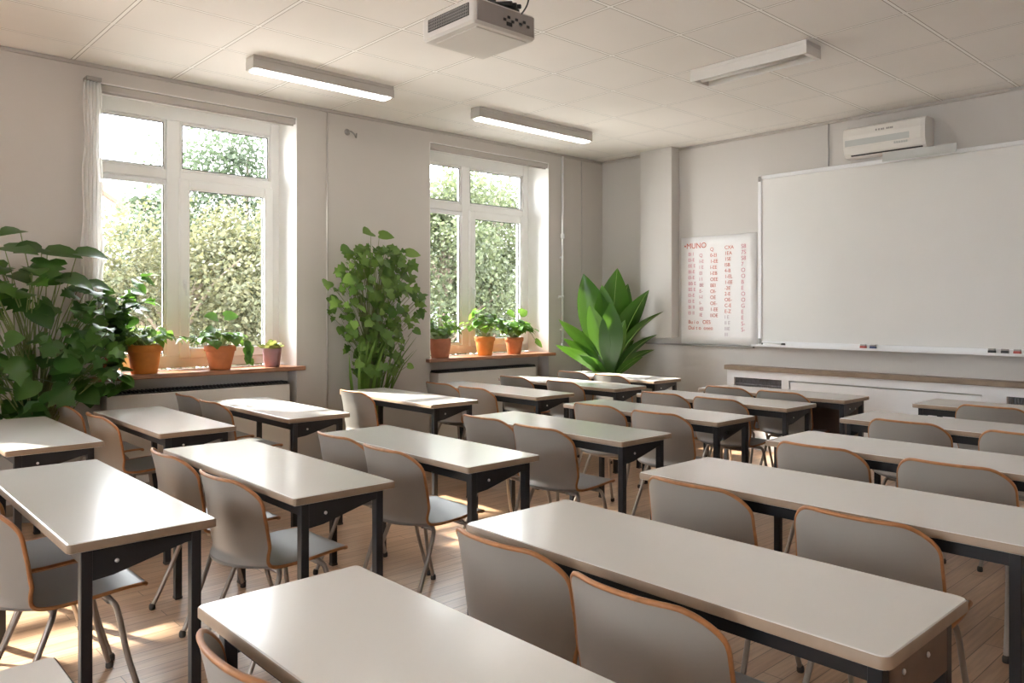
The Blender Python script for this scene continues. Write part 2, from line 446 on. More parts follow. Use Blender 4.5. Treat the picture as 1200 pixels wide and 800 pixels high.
window(1, *WIN[0], (2.29, 2.40), True)
window(2, *WIN[1], (5.45, 5.56), True)
window(3, *WIN[2], (-0.79, -0.68), True)  # this and the next are unseen, row continued to add soft daylight
window(4, *WIN[3], (-3.82, -3.71), True)

for (a, b), lab in zip(WIN[:2], ('grey roller blind cassette tucked under the head of the large window with the curtain', 'grey roller blind cassette tucked under the head of the window nearer the corner')):
    t = thing('roller_blind', lab, 'blind', (WX - 0.035, (a + b) / 2, HEAD - 0.06), group='blind cassettes over the windows')
    hw = (b - a) / 2 - 0.008
    MB().box(-0.03, 0.03, -hw, hw, 0.0, 0.052, 0.006).build('cassette', 'blind', t)
    MB().tube([(0, -hw + 0.01, -0.006), (0, hw - 0.01, -0.006)], 0.006, 8).build('bottom_bar', 'blind', t)

def radiator(y0, y1, lab):
    t = thing('radiator', lab, 'radiator', (WX - 0.10, (y0 + y1) / 2, 0), group='panel radiators under the windows')
    hw = (y1 - y0) / 2
    MB().rslab(-0.05, 0.105, -hw, hw, 0.10, 0.79, 0.008, 0.006, 0, 2).build('panel', 'radiator', t)
    g = MB()
    g.box(-0.045, 0.10, -hw + 0.006, hw - 0.006, 0.79, 0.800)
    n = int(hw * 2 / 0.03)
    for k in range(n):
        y = -hw + 0.02 + k * (2 * hw - 0.04) / (n - 1)
        g.box(-0.04, 0.096, y - 0.004, y + 0.004, 0.800, 0.815)
    g.build('top_grille', 'dark', t)
    f = MB()
    for s in (-1, 1): f.box(-0.02, 0.03, s * (hw - 0.2) - 0.02, s * (hw - 0.2) + 0.02, 0, 0.10)
    f.build('foot', 'radiator', t)
radiator(1.735, 3.225, 'long flat beige radiator under the window with the curtain')
radiator(4.86, 6.27, 'long flat beige radiator under the window nearer the corner')

# ------------------------------------------------------------------ curtain, pipes and small wall things
t = thing('curtain', 'narrow sheer white curtain gathered at the edge of the large window', 'curtain', (WX + 0.06, 1.625, 0))
cv = MB(); n = 40; rows = 26; vs = []
for j in range(rows + 1):
    z = 3.13 - (3.13 - 1.05) * j / rows
    wd = 0.055 + 0.03 * j / rows + 0.008 * math.sin(j * 0.9)
    for i in range(n + 1):
        u = i / n
        vs.append((0.026 * math.sin(u * 5 * 2 * PI + 0.25 * math.sin(j * 0.3)) * (0.6 + 0.4 * j / rows), -wd + 2 * wd * u, z))
cv.add(vs, [(j * (n + 1) + i, j * (n + 1) + i + 1, (j + 1) * (n + 1) + i + 1, (j + 1) * (n + 1) + i) for j in range(rows) for i in range(n)], 0, True)
cf = cv.build('fabric', 'sheer', t)
sm = cf.modifiers.new('thick', 'SOLIDIFY'); sm.thickness = 0.002
MB().box(-0.06, 0.035, -0.05, 0.055, 3.13, 3.16, 0.004).box(-0.06, -0.05, -0.02, 0.02, 3.08, 3.13).build('bracket', 'hardware', t)

tag(MB().tube([(WX + 0.010, 3.588, 0.0), (WX + 0.010, 3.588, H - 0.03)], 0.007, 8).build('wall_conduit', 'cable'), 'thin pale conduit running up the wall beside the tall leafy climber', 'pipe')
tag(MB().tube([(WX + 0.010, 7.03, 0.0), (WX + 0.010, 7.03, H - 0.03)], 0.006, 8).build('wall_conduit', 'cable'), 'thin pale conduit on the window wall closest to the room corner', 'pipe')
t = thing('heating_pipe', 'white vertical pipe with valve on the wall beside the corner window', 'pipe', (WX, 6.675, 0))
MB().tube([(0.03, 0, 0.95), (0.03, 0, H - 0.03)], 0.013, 10).build('riser', 'white', t)
MB().lathe([(0.02, 0), (0.026, 0.01), (0.026, 0.05), (0.02, 0.06)], (0.03, 0, 2.28), 14).build('valve', 'white', t)
bm = MB()
bm.tube([(0.03, 0, 1.60), (0.03, -0.06, 1.60), (0.045, -0.09, 1.585)], 0.011, 8).lathe([(0.017, 0), (0.02, 0.008), (0.017, 0.03)], (0.03, 0, 1.58), 12)
bm.build('side_outlet', 'white', t)
MB().box(0.0, 0.03, -0.02, 0.02, 2.05, 2.07).box(0.0, 0.03, -0.02, 0.02, 1.2, 1.22).build('pipe_clip', 'white', t)
MB().lathe([(0.02, 0), (0.024, 0.01), (0.02, 0.08)], (0.03, 0, 0.96), 12).build('end_cap', 'white', t)

t = thing('wall_hook', 'small grey curled metal hook high on the wall between the windows', 'hook', (WX, 3.80, 3.10))
MB().lathe([(0.03, -0.004), (0.03, 0.004)], (0, 0, 0), 14).build('rosette', 'hardware', t).rotation_euler = (0, PI / 2, 0)
MB().tube(catmull([(0, 0, 0), (0.05, 0.01, 0), (0.08, 0.03, -0.03), (0.06, 0.06, -0.05), (0.05, 0.07, -0.01)], 5), 0.007, 8).build('arm', 'hardware', t)

# ------------------------------------------------------------------ board wall
BXL, BXR, BZ0, BZ1 = -4.245, -0.85, 1.075, 2.832
t = thing('whiteboard', 'very wide glossy whiteboard with aluminium frame and pen tray', 'whiteboard', ((BXL + BXR) / 2, FY, 0))
hw = (BXR - BXL) / 2
MB().box(-hw + 0.035, hw - 0.035, -0.022, -0.002, BZ0 + 0.035, BZ1 - 0.03).build('writing_surface', 'board', t)
fr = MB()
fr.box(-hw, -hw + 0.042, -0.034, -0.001, BZ0, BZ1, 0.005).box(hw - 0.042, hw, -0.034, -0.001, BZ0, BZ1, 0.005)
fr.box(-hw + 0.042, hw - 0.042, -0.034, -0.001, BZ1 - 0.04, BZ1, 0.005).box(-hw + 0.042, hw - 0.042, -0.034, -0.001, BZ0, BZ0 + 0.045, 0.005)
fr.build('frame', 'white', t)
MB().prism([(-0.115, BZ0 - 0.010), (-0.001, BZ0 - 0.016), (-0.001, BZ0), (-0.105, BZ0 + 0.002), (-0.110, BZ0 + 0.012), (-0.115, BZ0 + 0.012)], 'x', -hw - 0.03, hw + 0.03).build('pen_tray', 'white', t)
for z in (BZ0 + 0.045, BZ1 - 0.03): MB().box(-hw + 0.006, -hw + 0.036, -0.041, -0.034, z - 0.03, z + 0.025, 0.003).build('corner_clip', 'hardware', t)
TRZ = BZ0 + 0.002
t = thing('marker', 'white board marker with black ends lying in the pen tray', 'marker', (-4.06, FY - 0.07, TRZ + 0.015), group='markers in the pen tray')
MB().tube([(-0.10, 0, 0), (0.10, 0, 0)], 0.0125, 12).build('barrel', 'pen_white', t)
MB().tube([(0.10, 0, 0), (0.135, 0, 0)], 0.0135, 12).build('cap', 'pen_black', t)
MB().tube([(-0.12, 0, 0), (-0.10, 0, 0)], 0.011, 12).build('tail', 'pen_black', t)
for x, k, lab in ((-3.145, 'pen_red', 'small red magnet block on the pen tray, beside a blue one'), (-3.055, 'pen_blue', 'small dark blue magnet block on the pen tray'),
                  (-2.08, 'pen_black', 'small black eraser block on the pen tray, first of the three towards the corner'), (-1.985, 'pen_black', 'small black eraser block on the pen tray beside the red block at the edge'), (-1.895, 'pen_red', 'red block on the pen tray at the right edge of the photo')):
    b = thing('eraser_block', lab, 'eraser', (x, FY - 0.06, TRZ + 0.001), group='blocks on the pen tray')
    MB().box(-0.026, 0.026, -0.02, 0.02, 0.0, 0.028, 0.003).build('grip', k, b)
    MB().box(-0.024, 0.024, -0.018, 0.018, 0.028, 0.042, 0.002).build('felt', 'mark', b)

# wall chart with hand-written columns
def text_mesh(body, size, name, m, parent, loc, rx=PI / 2, spacing=1.0):
    cu = bpy.data.curves.new(name, 'FONT'); cu.body = body; cu.size = size; cu.space_line = spacing; cu.extrude = 0.0004
    tmp = bpy.data.objects.new(name, cu); COL.objects.link(tmp)
    dg = bpy.context.evaluated_depsgraph_get(); dg.update()
    me = bpy.data.meshes.new_from_object(tmp.evaluated_get(dg))
    bpy.data.objects.remove(tmp); bpy.data.curves.remove(cu)
    me.materials.clear(); me.materials.append(M_[m])
    o = bpy.data.objects.new(name, me); COL.objects.link(o); o.parent = parent
    o.location = loc; o.rotation_euler = (rx, 0, 0)
    return o
CX0, CX1, CZ0, CZ1 = -5.215, -4.272, 1.062, 2.252
t = thing('wall_chart', 'white paper chart with columns of red handwriting beside the whiteboard', 'chart', (CX0, FY, CZ0))
sh = MB(); W_, Hh = CX1 - CX0, CZ1 - CZ0
nx, nz = 10, 12; vs = []
for j in range(nz + 1):
    for i in range(nx + 1):
        u, q = i / nx, j / nz
        vs.append((W_ * u, -0.006 - 0.006 * math.sin(q * 7 + u * 3) * u, Hh * q + 0.0 * u))
fs = [(j * (nx + 1) + i, j * (nx + 1) + i + 1, (j + 1) * (nx + 1) + i + 1, (j + 1) * (nx + 1) + i) for j in range(nz) for i in range(nx)]
s_ = sh.add(vs, fs, 0, True).build('sheet', 'paper', t)
sd = s_.modifiers.new('thick', 'SOLIDIFY'); sd.thickness = 0.0015; sd.offset = 1.0
TY = -0.0175
text_mesh('\u2022MUNO', 0.085, 'lettering', 'red_ink', t, (0.045, TY, Hh - 0.125))
def column(x, z, lines, size, m, sp):
    for k, q in enumerate(lines): text_mesh(q, size, 'lettering', m, t, (x, TY, z - k * size * sp))
column(0.10, Hh - 0.205, ['BI I', 'EI-E', 'EE E', 'BI-E', 'EI-E', 'BB E', 'BS E', 'EI-E', 'EI E', 'BI II', 'EI II'], 0.054, 'rose_ink', 1.22)
column(0.245, Hh - 0.225, ['Q', 'I-E', 'I E', 'EI', 'I I', 'BE', 'E-', 'I-I', 'I-', 'IEI', 'IE'], 0.054, 'rose_ink', 1.22)
column(0.385, Hh - 0.165, ['Q', '0-EI', '1-EE', 'I-EE', 'I-EB', 'OEE', 'BEI', 'OI-', 'OE', 'OE-', '1-EE', 'IIOE'], 0.054, 'red_ink', 1.22)
text_mesh('Bu i o   OES', 0.058, 'lettering', 'red_ink', t, (0.10, TY, Hh - 0.965))
text_mesh('Dui t o  oeeo', 0.058, 'lettering', 'red_ink', t, (0.10, TY, Hh - 1.03))
column(0.565, Hh - 0.155, ['CXA', '1EA', '1SE', 'ISB', '4-B', '1-EL', '1-EE', '-2E', '2-E', 'OE-', 'C-E', 'E-Z'], 0.054, 'red_ink', 1.16)
column(0.565, Hh - 0.155 - 12 * 0.0626, ['I E', 'II E', 'IIIE', 'III'], 0.054, 'grey_ink', 1.16)
column(0.765, Hh - 0.155, ['S8', '7S', 'S8', '7', 'O', 'O', 'B', 'E', 'O', 'O', 'G', 'E', 'E', 'S-', 'S-'], 0.062, 'rose_ink', 1.02)

# heater casing under the board with a wooden ledge
LX0, LX1 = -4.555, -0.55
t = thing('heater_casing', 'long low white heater casing with grilles under the whiteboard', 'heater cover', ((LX0 + LX1) / 2, FY, 0))
hw = (LX1 - LX0) / 2; D0 = -0.12
c = MB()
c.box(-hw, hw, D0, -0.001, 0.735, 0.812); c.box(-hw, hw, D0, -0.001, 0.0, 0.12)
xs = [0.0, 0.115, 0.545, 0.655, 1.79, 1.885, 2.45, 2.56, 3.5, hw * 2]
for a, b in ((0.0, 0.085), (0.62, 0.70), (2.42, 2.60), (3.2, 3.3), (3.9, hw * 2)):
    c.box(-hw + a, -hw + b, D0, -0.001, 0.12, 0.735)
c.box(-hw, hw, D0 + 0.02, -0.001, 0.12, 0.60)
c.build('carcass', 'white', t)
MB().rslab(-hw - 0.02, hw + 0.02, D0 - 0.03, -0.001, 0.812, 0.858, 0.005, 0.004, 0, 2).build('ledge', 'ledge', t)
for a, b in ((0.70, 2.42), (3.3, 3.9)): MB().box(-hw + a + 0.012, -hw + b - 0.004, D0 + 0.006, D0 + 0.019, 0.12, 0.722, 0.002).build('panel', 'white', t)
for a, b in ((0.085, 0.62), (2.60, 3.2)):
    g = MB().box(-hw + a, -hw + b, D0 + 0.05, D0 + 0.06, 0.60, 0.735)
    n = 26
    for k in range(n):
        x = -hw + a + 0.01 + (b - a - 0.02) * k / (n - 1)
        g.box(x - 0.0025, x + 0.0025, D0 + 0.02, D0 + 0.05, 0.602, 0.733)
    g.box(-hw + a, -hw + b, D0 + 0.016, D0 + 0.026, 0.664, 0.672)
    g.build('grille', 'grille', t)

# air conditioner
t = thing('air_conditioner', 'white split air conditioner mounted above the whiteboard', 'air conditioner', (-2.905, FY - 0.008, 2.855))
hw = 0.358
body = [(-0.004, 0.015), (-0.004, 0.275), (-0.17, 0.275), (-0.205, 0.255), (-0.215, 0.19), (-0.212, 0.085), (-0.19, 0.03), (-0.16, 0.0), (-0.05, 0.0)]
MB().prism(body, 'x', -hw, hw).build('casing', 'ac', t)
MB().prism([(-0.208, 0.256), (-0.2185, 0.19), (-0.2155, 0.085), (-0.194, 0.032), (-0.188, 0.032), (-0.205, 0.1), (-0.20, 0.256)], 'x', -hw + 0.012, hw - 0.03).build('front_panel', 'ac', t)
MB().prism([(-0.2195, 0.155), (-0.2185, 0.098), (-0.214, 0.098), (-0.2155, 0.155)], 'x', -hw + 0.02, hw - 0.13).build('grey_band', 'ac_band', t)
MB().prism([(-0.1835, 0.0195), (-0.1735, 0.0085), (-0.16, 0.010), (-0.17, 0.024)], 'x', -hw + 0.06, hw - 0.03).build('air_slot', 'dark', t)
MB().prism([(-0.170, 0.004), (-0.150, -0.012), (-0.09, -0.012), (-0.09, -0.002), (-0.150, 0.0)], 'x', -hw + 0.07, hw - 0.04).build('louvre', 'ac_band', t)
MB().lathe([(0.03, -0.003), (0.03, 0.003)], (0, 0, 0), 20).build('badge', 'ac_band', t)
bd = t.children[-1]; bd.location = (hw - 0.07, -0.2165, 0.085); bd.rotation_euler = (PI / 2, 0, 0)
pr = MB()
for k, x in enumerate((-0.06, -0.035, -0.012, 0.004, 0.035, 0.05, 0.066, 0.08)): pr.box(x, x + 0.011, -0.2205, -0.216, 0.207, 0.222)
pr.build('printed_mark', 'mark', t)
pr = MB()
for k in range(6): pr.box(0.1 + k * 0.02, 0.114 + k * 0.02, -0.2185, -0.212, 0.066, 0.084)
pr.build('indicator_row', 'ac_band', t)
MB().box(-0.25, -0.19, -0.03, -0.003, 0.277, 0.30).box(0.12, 0.18, -0.03, -0.003, 0.277, 0.30).build('wall_bracket', 'hardware', t)

tag(MB().tube(catmull([(-3.50, FY - 0.012, H - 0.03), (-3.502, FY - 0.012, 3.1), (-3.497, FY - 0.012, 2.96), (-3.50, FY - 0.012, 2.84)], 4), 0.006, 6).build('wall_cable', 'hardware'), 'thin dark cable dropping from the ceiling to the whiteboard top', 'cable')

# ------------------------------------------------------------------ ceiling things
def lamp(x0, x1, y0, y1, lit, label):
    cx, cy = (x0 + x1) / 2, (y0 + y1) / 2
    t = thing('ceiling_lamp', label, 'lamp', (cx, cy, H), group='long ceiling lamps')
    a, b = (x1 - x0) / 2, (y1 - y0) / 2
    lx = a < b
    body = MB()
    z0 = -0.095
    body.box(-a, a, -b, b, -0.03, 0.0, 0.004)
    if lx:
        for s in (-1, 1): body.box(min(s * a, s * (a - 0.008)), max(s * a, s * (a - 0.008)), -b, b, z0, -0.03)
    else:
        for s in (-1, 1): body.box(-a, a, min(s * b, s * (b - 0.008)), max(s * b, s * (b - 0.008)), z0, -0.03)
    body.build('housing', 'lamp_body' if lit else 'lamp_white', t)
    for s in (-1, 1):
        e = MB()
        if lx: e.box(-a + 0.008, a - 0.008, min(s * b, s * (b - 0.02)), max(s * b, s * (b - 0.02)), z0, -0.03)
        else: e.box(min(s * a, s * (a - 0.03)), max(s * a, s * (a - 0.03)), -b + 0.008, b - 0.008, z0, -0.03)
        e.build('end_cap', 'lamp_body' if lit else 'lamp_white', t)
    i = 0.009; j = 0.022 if lx else 0.032
    if lit:
        MB().box(-a + i, a - i, -b + j, b - j, z0 - 0.012, z0 + 0.03, 0.006).build('diffuser', 'lens', t)
    else:
        MB().box(-a + j, a - j, -b + i, b - i, z0 + 0.045, z0 + 0.055).build('reflector', 'lens_off', t)
        MB().tube([(-a + j, 0, z0 + 0.025), (a - j, 0, z0 + 0.025)], 0.016, 10).build('lamp_tube', 'lamp_white', t)
    return t
lamp(-5.50, -5.375, 2.425, 3.63, True, 'lit long box lamp on the ceiling above the window with the curtain')
lamp(-5.50, -5.375, 4.55, 6.08, True, 'lit long box lamp on the ceiling above the corner window')
lamp(-3.47, -2.54, 5.05, 5.26, False, 'unlit white lamp on the ceiling in front of the whiteboard, set crosswise')

t = thing('projector', 'pale grey ceiling projector with a dark vent grille', 'projector', (-3.02, 2.552, 2.80))
a, b, hh = 0.205, 0.205, 0.125
MB().rslab(-a, a, -b, b, 0, hh, 0.02, 0.012, 0, 4).build('casing', 'proj', t)
MB().box(a - 0.012, a + 0.003, -b + 0.018, b - 0.018, 0.014, hh - 0.012, 0.002).build('connector_panel', 'proj_side', t)
MB().box(-a + 0.05, a - 0.04, -b + 0.05, b - 0.03, -0.004, 0.002, 0.002).build('base_plate', 'proj', t)
g = MB().box(-a + 0.055, a - 0.035, -b - 0.003, -b + 0.004, 0.038, hh - 0.026)
g.build('vent_recess', 'dark', t)
g = MB()
for k in range(24):
    x = -a + 0.062 + k * (2 * a - 0.105) / 23
    g.box(x - 0.0018, x + 0.0018, -b - 0.006, -b - 0.003, 0.04, hh - 0.028)
for k in range(4):
    z = 0.045 + k * 0.015
    g.box(-a + 0.058, a - 0.038, -b - 0.006, -b - 0.003, z - 0.0012, z + 0.0012)
g.build('vent_grille', 'mark', t)
g = MB()
for k in range(7):
    y = -0.02 + k * 0.026
    g.box(a + 0.002, a + 0.007, y, y + 0.016, 0.05 + 0.016 * (k % 2), 0.062 + 0.016 * (k % 2))
g.box(a + 0.002, a + 0.006, 0.0, 0.035, 0.03, 0.048)
g.build('socket', 'dark', t)
m = MB()
m.lathe([(0.09, H - 2.80 - 0.012), (0.09, H - 2.80)], (0.03, 0.06, 0), 20).tube([(0.03, 0.06, hh + 0.03), (0.03, 0.06, H - 2.80)], 0.022, 12)
m.box(-0.09, 0.15, -0.02, 0.14, hh + 0.02, hh + 0.034)
for px, py in ((-0.08, -0.01), (0.14, -0.01), (-0.08, 0.13), (0.14, 0.13)): m.tube([(px, py, hh - 0.005), (px, py, hh + 0.03)], 0.008, 8)
for k in range(3): m.tube([(0.10, 0.02 + 0.03 * k, hh + 0.045), (0.19, 0.05 + 0.03 * k, hh + 0.03)], 0.012, 8)
m.build('ceiling_mount', 'dark_cable', t)
MB().tube(catmull([(a - 0.005, 0.10, hh - 0.02), (a + 0.03, 0.115, hh + 0.03), (a + 0.025, 0.12, hh + 0.10), (a - 0.06, 0.10, hh + 0.22), (a - 0.12, 0.08, H - 2.80)], 6), 0.004, 6).build('cable', 'dark_cable', t)

# ------------------------------------------------------------------ desks
ZT = 0.75
def desk(x0, x1, y0, y1, label, style=0):
    cx, cy = (x0 + x1) / 2, (y0 + y1) / 2
    a, b = (x1 - x0) / 2, (y1 - y0) / 2
    t = thing('school_desk', label, 'desk', (cx, cy, 0), group='two-seat desks in three columns')
    TH = 0.03; r = 0.026 if style == 1 else 0.014
    MB().rslab(-a + 0.003, a - 0.003, -b + 0.003, b - 0.003, ZT - TH, ZT, r - 0.003, 0.003, 0, 5).build('tabletop', 'top', t)
    # edge band: a ring round the top
    e = MB(); rings = []
    for ins, z in ((0.006, ZT - TH + 0.001), (0, ZT - TH + 0.003), (0, ZT - 0.005), (0.0025, ZT - 0.0018)):
        rr = r - ins; pts = []
        for qx, qy, a0 in ((a - r, -b + r, -PI / 2), (a - r, b - r, 0), (-a + r, b - r, PI / 2), (-a + r, -b + r, PI)):
            for k in range(6):
                an = a0 + PI / 2 * k / 5
                pts.append((qx + rr * math.cos(an), qy + rr * math.sin(an), z))
        rings.append(pts)
    m = len(rings[0]); fs = []
    for k in range(3):
        for i in range(m):
            j = (i + 1) % m
            fs.append((k * m + i, k * m + j, (k + 1) * m + j, (k + 1) * m + i))
    e.add([p for l in rings for p in l], fs, 0, True)
    e.build('edge_band', 'band', t, sharp=40)
    lx, ly, q = a - 0.045, b - 0.06, 0.0165
    zt = ZT - TH - 0.001
    for sx in (-1, 1):
        for sy in (-1, 1):
            l = MB().box(sx * lx - q, sx * lx + q, sy * ly - q, sy * ly + q, 0.012, zt, 0.002).build('leg', 'steel', t)
            MB().box(sx * lx - q - 0.002, sx * lx + q + 0.002, sy * ly - q - 0.002, sy * ly + q + 0.002, 0, 0.014, 0.002).build('foot_cap', 'rubber', l)
        # end plate, deep at the sitter's side and sweeping up to the far leg
        X0, X1 = (sx * (lx + q) - 0.007 * (sx > 0), sx * (lx + q) + 0.007 * (sx < 0))
        if style == 1:
            MB().box(X0, X1, -ly + q, ly - q, zt - 0.13, zt).build('end_plate', 'brown', t)
        else:
            poly = [(-ly + q, zt), (ly - q, zt), (ly - q, zt - 0.035)]
            for k in range(7):
                u = k / 6
                poly.append((ly - q - 0.02 - (2 * ly - 2 * q - 0.08) * u, zt - 0.037 - 0.055 * u))
            poly.append((-ly + q, zt - 0.098))
            MB().prism(poly, 'x', X0, X1).build('end_plate', 'steel', t)
        for yy, zz in (((-ly + 0.085, zt - 0.05),) if style == 0 else ((-ly + 0.09, zt - 0.05), (ly - 0.14, zt - 0.055))):
            bo = MB(); bo.lathe([(0.0065, 0.0), (0.0065, 0.003), (0.003, 0.005)], (0, 0, 0), 12)
            nn = 3 * 12
            for i in range(len(bo.v) - nn, len(bo.v)):
                x_, y_, z_ = bo.v[i]; bo.v[i] = (X1 + z_ if sx > 0 else X0 - z_, yy + y_, zz + x_)
            bo.build('bolt', 'bolt', t)
    for sy in (-1, 1):
        MB().box(-lx + q, lx - q, sy * ly - 0.010, sy * ly + 0.010, zt - 0.05, zt).build('rail', 'steel', t)
    if style == 2:
        MB().box(-lx + q, lx - q, ly + 0.003, ly + 0.015, zt - 0.33, zt - 0.052).build('modesty_panel', 'brown', t)
    return t

COLN = {'w': 'column beside the windows', 'm': 'middle column', 'b': 'column on the whiteboard side'}
ORD = ['first', 'second', 'third', 'fourth', 'fifth', 'sixth', 'seventh']
DESKS = {'w': [(-5.83, -4.51, .765, 1.215), (-5.875, -4.555, 1.505, 1.955), (-5.93, -4.61, 2.315, 2.765), (-5.91, -4.59, 3.43, 3.88), (-5.91, -4.43, 4.345, 4.795), (-5.96, -4.41, 5.285, 5.735), (-5.96, -4.64, 6.15, 6.60)],
         'm': [(-4.00, -2.59, .595, 1.045), (-4.06, -2.66, 1.357, 1.807), (-3.985, -2.665, 2.19, 2.64), (-3.95, -2.63, 3.205, 3.655), (-4.0, -2.68, 4.19, 4.64), (-4.07, -2.73, 5.145, 5.595), (-3.99, -2.67, 5.92, 6.37)],
         'b': [(-1.79, -0.47, -.06, .39), (-1.865, -0.545, .70, 1.14), (-1.985, -0.638, 1.61, 2.10), (-2.10, -0.66, 2.67, 3.195), (-2.155, -0.80, 3.82, 4.315), (-2.265, -0.91, 4.935, 5.48), (-2.25, -0.91, 6.10, 6.60)]}
LOOK = {('m', 0): 'glossy white desk with a dark bolt plate, first from the camera in the middle column',
        ('b', 0): 'white desk of which one corner shows at the lower left edge of the photo',
        ('b', 1): 'broad white desk cut by the bottom of the photo, behind one chair back',
        ('b', 2): 'big pale desk with brown end plate, third from the camera in front of the whiteboard',
        ('w', 0): 'white desk cut by the left edge of the photo, below the large monstera',
        ('w', 6): 'small white desk by the corner, in front of the broad-leaved plant'}
for c_, rows_ in DESKS.items():
    for i, d in enumerate(rows_):
        lab = LOOK.get((c_, i), 'white desk with black frame, %s from the camera in the %s' % (ORD[i], COLN[c_]))
        desk(*d, lab, 1 if (c_, i) == ('b', 2) else 2 if (c_, i) in (('m', 6),) else 0)

# ------------------------------------------------------------------ chairs
def make_chair(label):
    t = thing('classroom_chair', label, 'chair', group='grey shell chairs at the desks')
    prof = [(.218, .430), (.196, .447), (.11, .449), (.02, .443), (-.06, .439), (-.115, .441), (-.150, .455), (-.170, .487), (-.181, .54), (-.191, .61), (-.205, .70), (-.225, .788)]
    path = catmull([(y, z, 0) for y, z in prof], 5)
    y_ = [(p.x, p.y) for p in path]
    # finer rows near both ends so the corners come out round
    def densify(pts, k):
        out = []
        for i in range(len(pts) - 1):
            n = 4 if (i < k or i >= len(pts) - 1 - k) else 1
            for j in range(n):
                u = j / n
                out.append((pts[i][0] + (pts[i + 1][0] - pts[i][0]) * u, pts[i][1] + (pts[i + 1][1] - pts[i][1]) * u))
        out.append(pts[-1]); return out
    y_ = densify(y_, 7)
    L_ = [0]
    for i in range(1, len(y_)): L_.append(L_[-1] + math.hypot(y_[i][0] - y_[i - 1][0], y_[i][1] - y_[i - 1][1]))
    T = L_[-1]
    kb = min(range(len(y_)), key=lambda i: abs(y_[i][0] + 0.150) + abs(y_[i][1] - 0.455))
    bend = L_[kb]
    NS = 18
    def halfw(l):
        u = l / T
        pts = [(0, .200), (.25, .216), (bend / T, .219), (.66, .237), (.85, .233), (1, .217)]
        for (a, wa), (b, wb) in zip(pts, pts[1:]):
            if u <= b: k = (u - a) / (b - a); k = k * k * (3 - 2 * k); w_ = wa + (wb - wa) * k; break
        r = 0.085; e = T - l
        if e < r: w_ -= r - math.sqrt(max(0, r * r - (r - e) ** 2))
        r = 0.05
        if l < r: w_ -= r - math.sqrt(max(0, r * r - (r - l) ** 2))
        return w_
    grid = []
    for i, (y, z) in enumerate(y_):
        l = L_[i]; w_ = halfw(l); row = []
        k = min(1, max(0, l / bend)); wgt = k * k * (3 - 2 * k)          # how much the row is wrapped
        seat_w = math.sin(min(1, l / bend) * PI)
        for j in range(NS + 1):
            s = -1 + 2 * j / NS
            x = s * w_
            q = min(1, abs(x) / 0.235)
            lobe = 0.058 * (1 - q * q) * math.exp(-((l - bend + 0.016) / 0.032) ** 2)
            row.append(V((x, y - lobe - 0.074 * (1 - q ** 2.4) * wgt + 0.014 * wgt * q ** 5, z - 0.012 * (1 - q * q) * seat_w)))
        grid.append(row)
    n = len(grid)
    def nrm(i, j):
        a = grid[min(i + 1, n - 1)][j] - grid[max(i - 1, 0)][j]
        b = grid[i][min(j + 1, NS)] - grid[i][max(j - 1, 0)]
        return b.cross(a).normalized()
    Nn = [[nrm(i, j) for j in range(NS + 1)] for i in range(n)]
    th = 0.005
    def panel(i0, i1, name, m):
        mb = MB()
        for side in (1, -1):
            vs = [grid[i][j] + Nn[i][j] * th * side for i in range(i0, i1 + 1) for j in range(NS + 1)]
            w1 = NS + 1
            fs = []
            for i in range(i1 - i0):
                for j in range(NS):
                    f = (i * w1 + j, i * w1 + j + 1, (i + 1) * w1 + j + 1, (i + 1) * w1 + j)
                    fs.append(f if side > 0 else tuple(reversed(f)))
            mb.add(vs, fs, 0, True)
        return mb.build(name, m, t)
    panel(0, kb, 'seat', 'seat'); panel(kb, n - 1, 'backrest', 'shell')
    # orange edge all round the shell
    loop = [grid[0][j] for j in range(NS + 1)] + [grid[i][NS] for i in range(1, n)] + [grid[n - 1][j] for j in range(NS - 1, -1, -1)] + [grid[i][0] for i in range(n - 2, 0, -1)]
    cl = [loop[0]]
    for p in loop[1:]:
        if (p - cl[-1]).length > 0.006: cl.append(p)
    MB().tube(cl, 0.0074, 6, closed=True).build('rim', 'rim', t)
    for sx in (-1, 1):
        for sy, y0, yf in ((1, .085, .195), (-1, -.075, -.255)):
            pts = catmull([(sx * .06, y0 * 0.8, .412), (sx * .125, y0, .413), (sx * .165, y0 + sy * .012, .400), (sx * .182, y0 + sy * .03, .36), (sx * .198, y0 + (yf - y0) * .55, .19), (sx * .212, yf, .012)], 5)
            l = MB().tube(pts, 0.0105, 8).build('leg', 'tube', t)
            MB().lathe([(0.012, 0), (0.0145, 0.004), (0.0145, 0.02), (0.011, 0.028)], (sx * .212, yf, 0), 10).build('foot_cap', 'rubber', l)
    f = MB()
    f.tube([(-.165, .09, .398), (.165, .09, .398)], 0.009, 8).tube([(-.165, -.085, .398), (.165, -.085, .398)], 0.009, 8)
    for s in (-1, 1): f.tube([(s * .09, .10, .401), (s * .09, -.10, .401)], 0.010, 8)
    f.box(-.10, .10, -.07, .07, .4035, .412)
    f.build('seat_frame', 'tube', t)
    return t

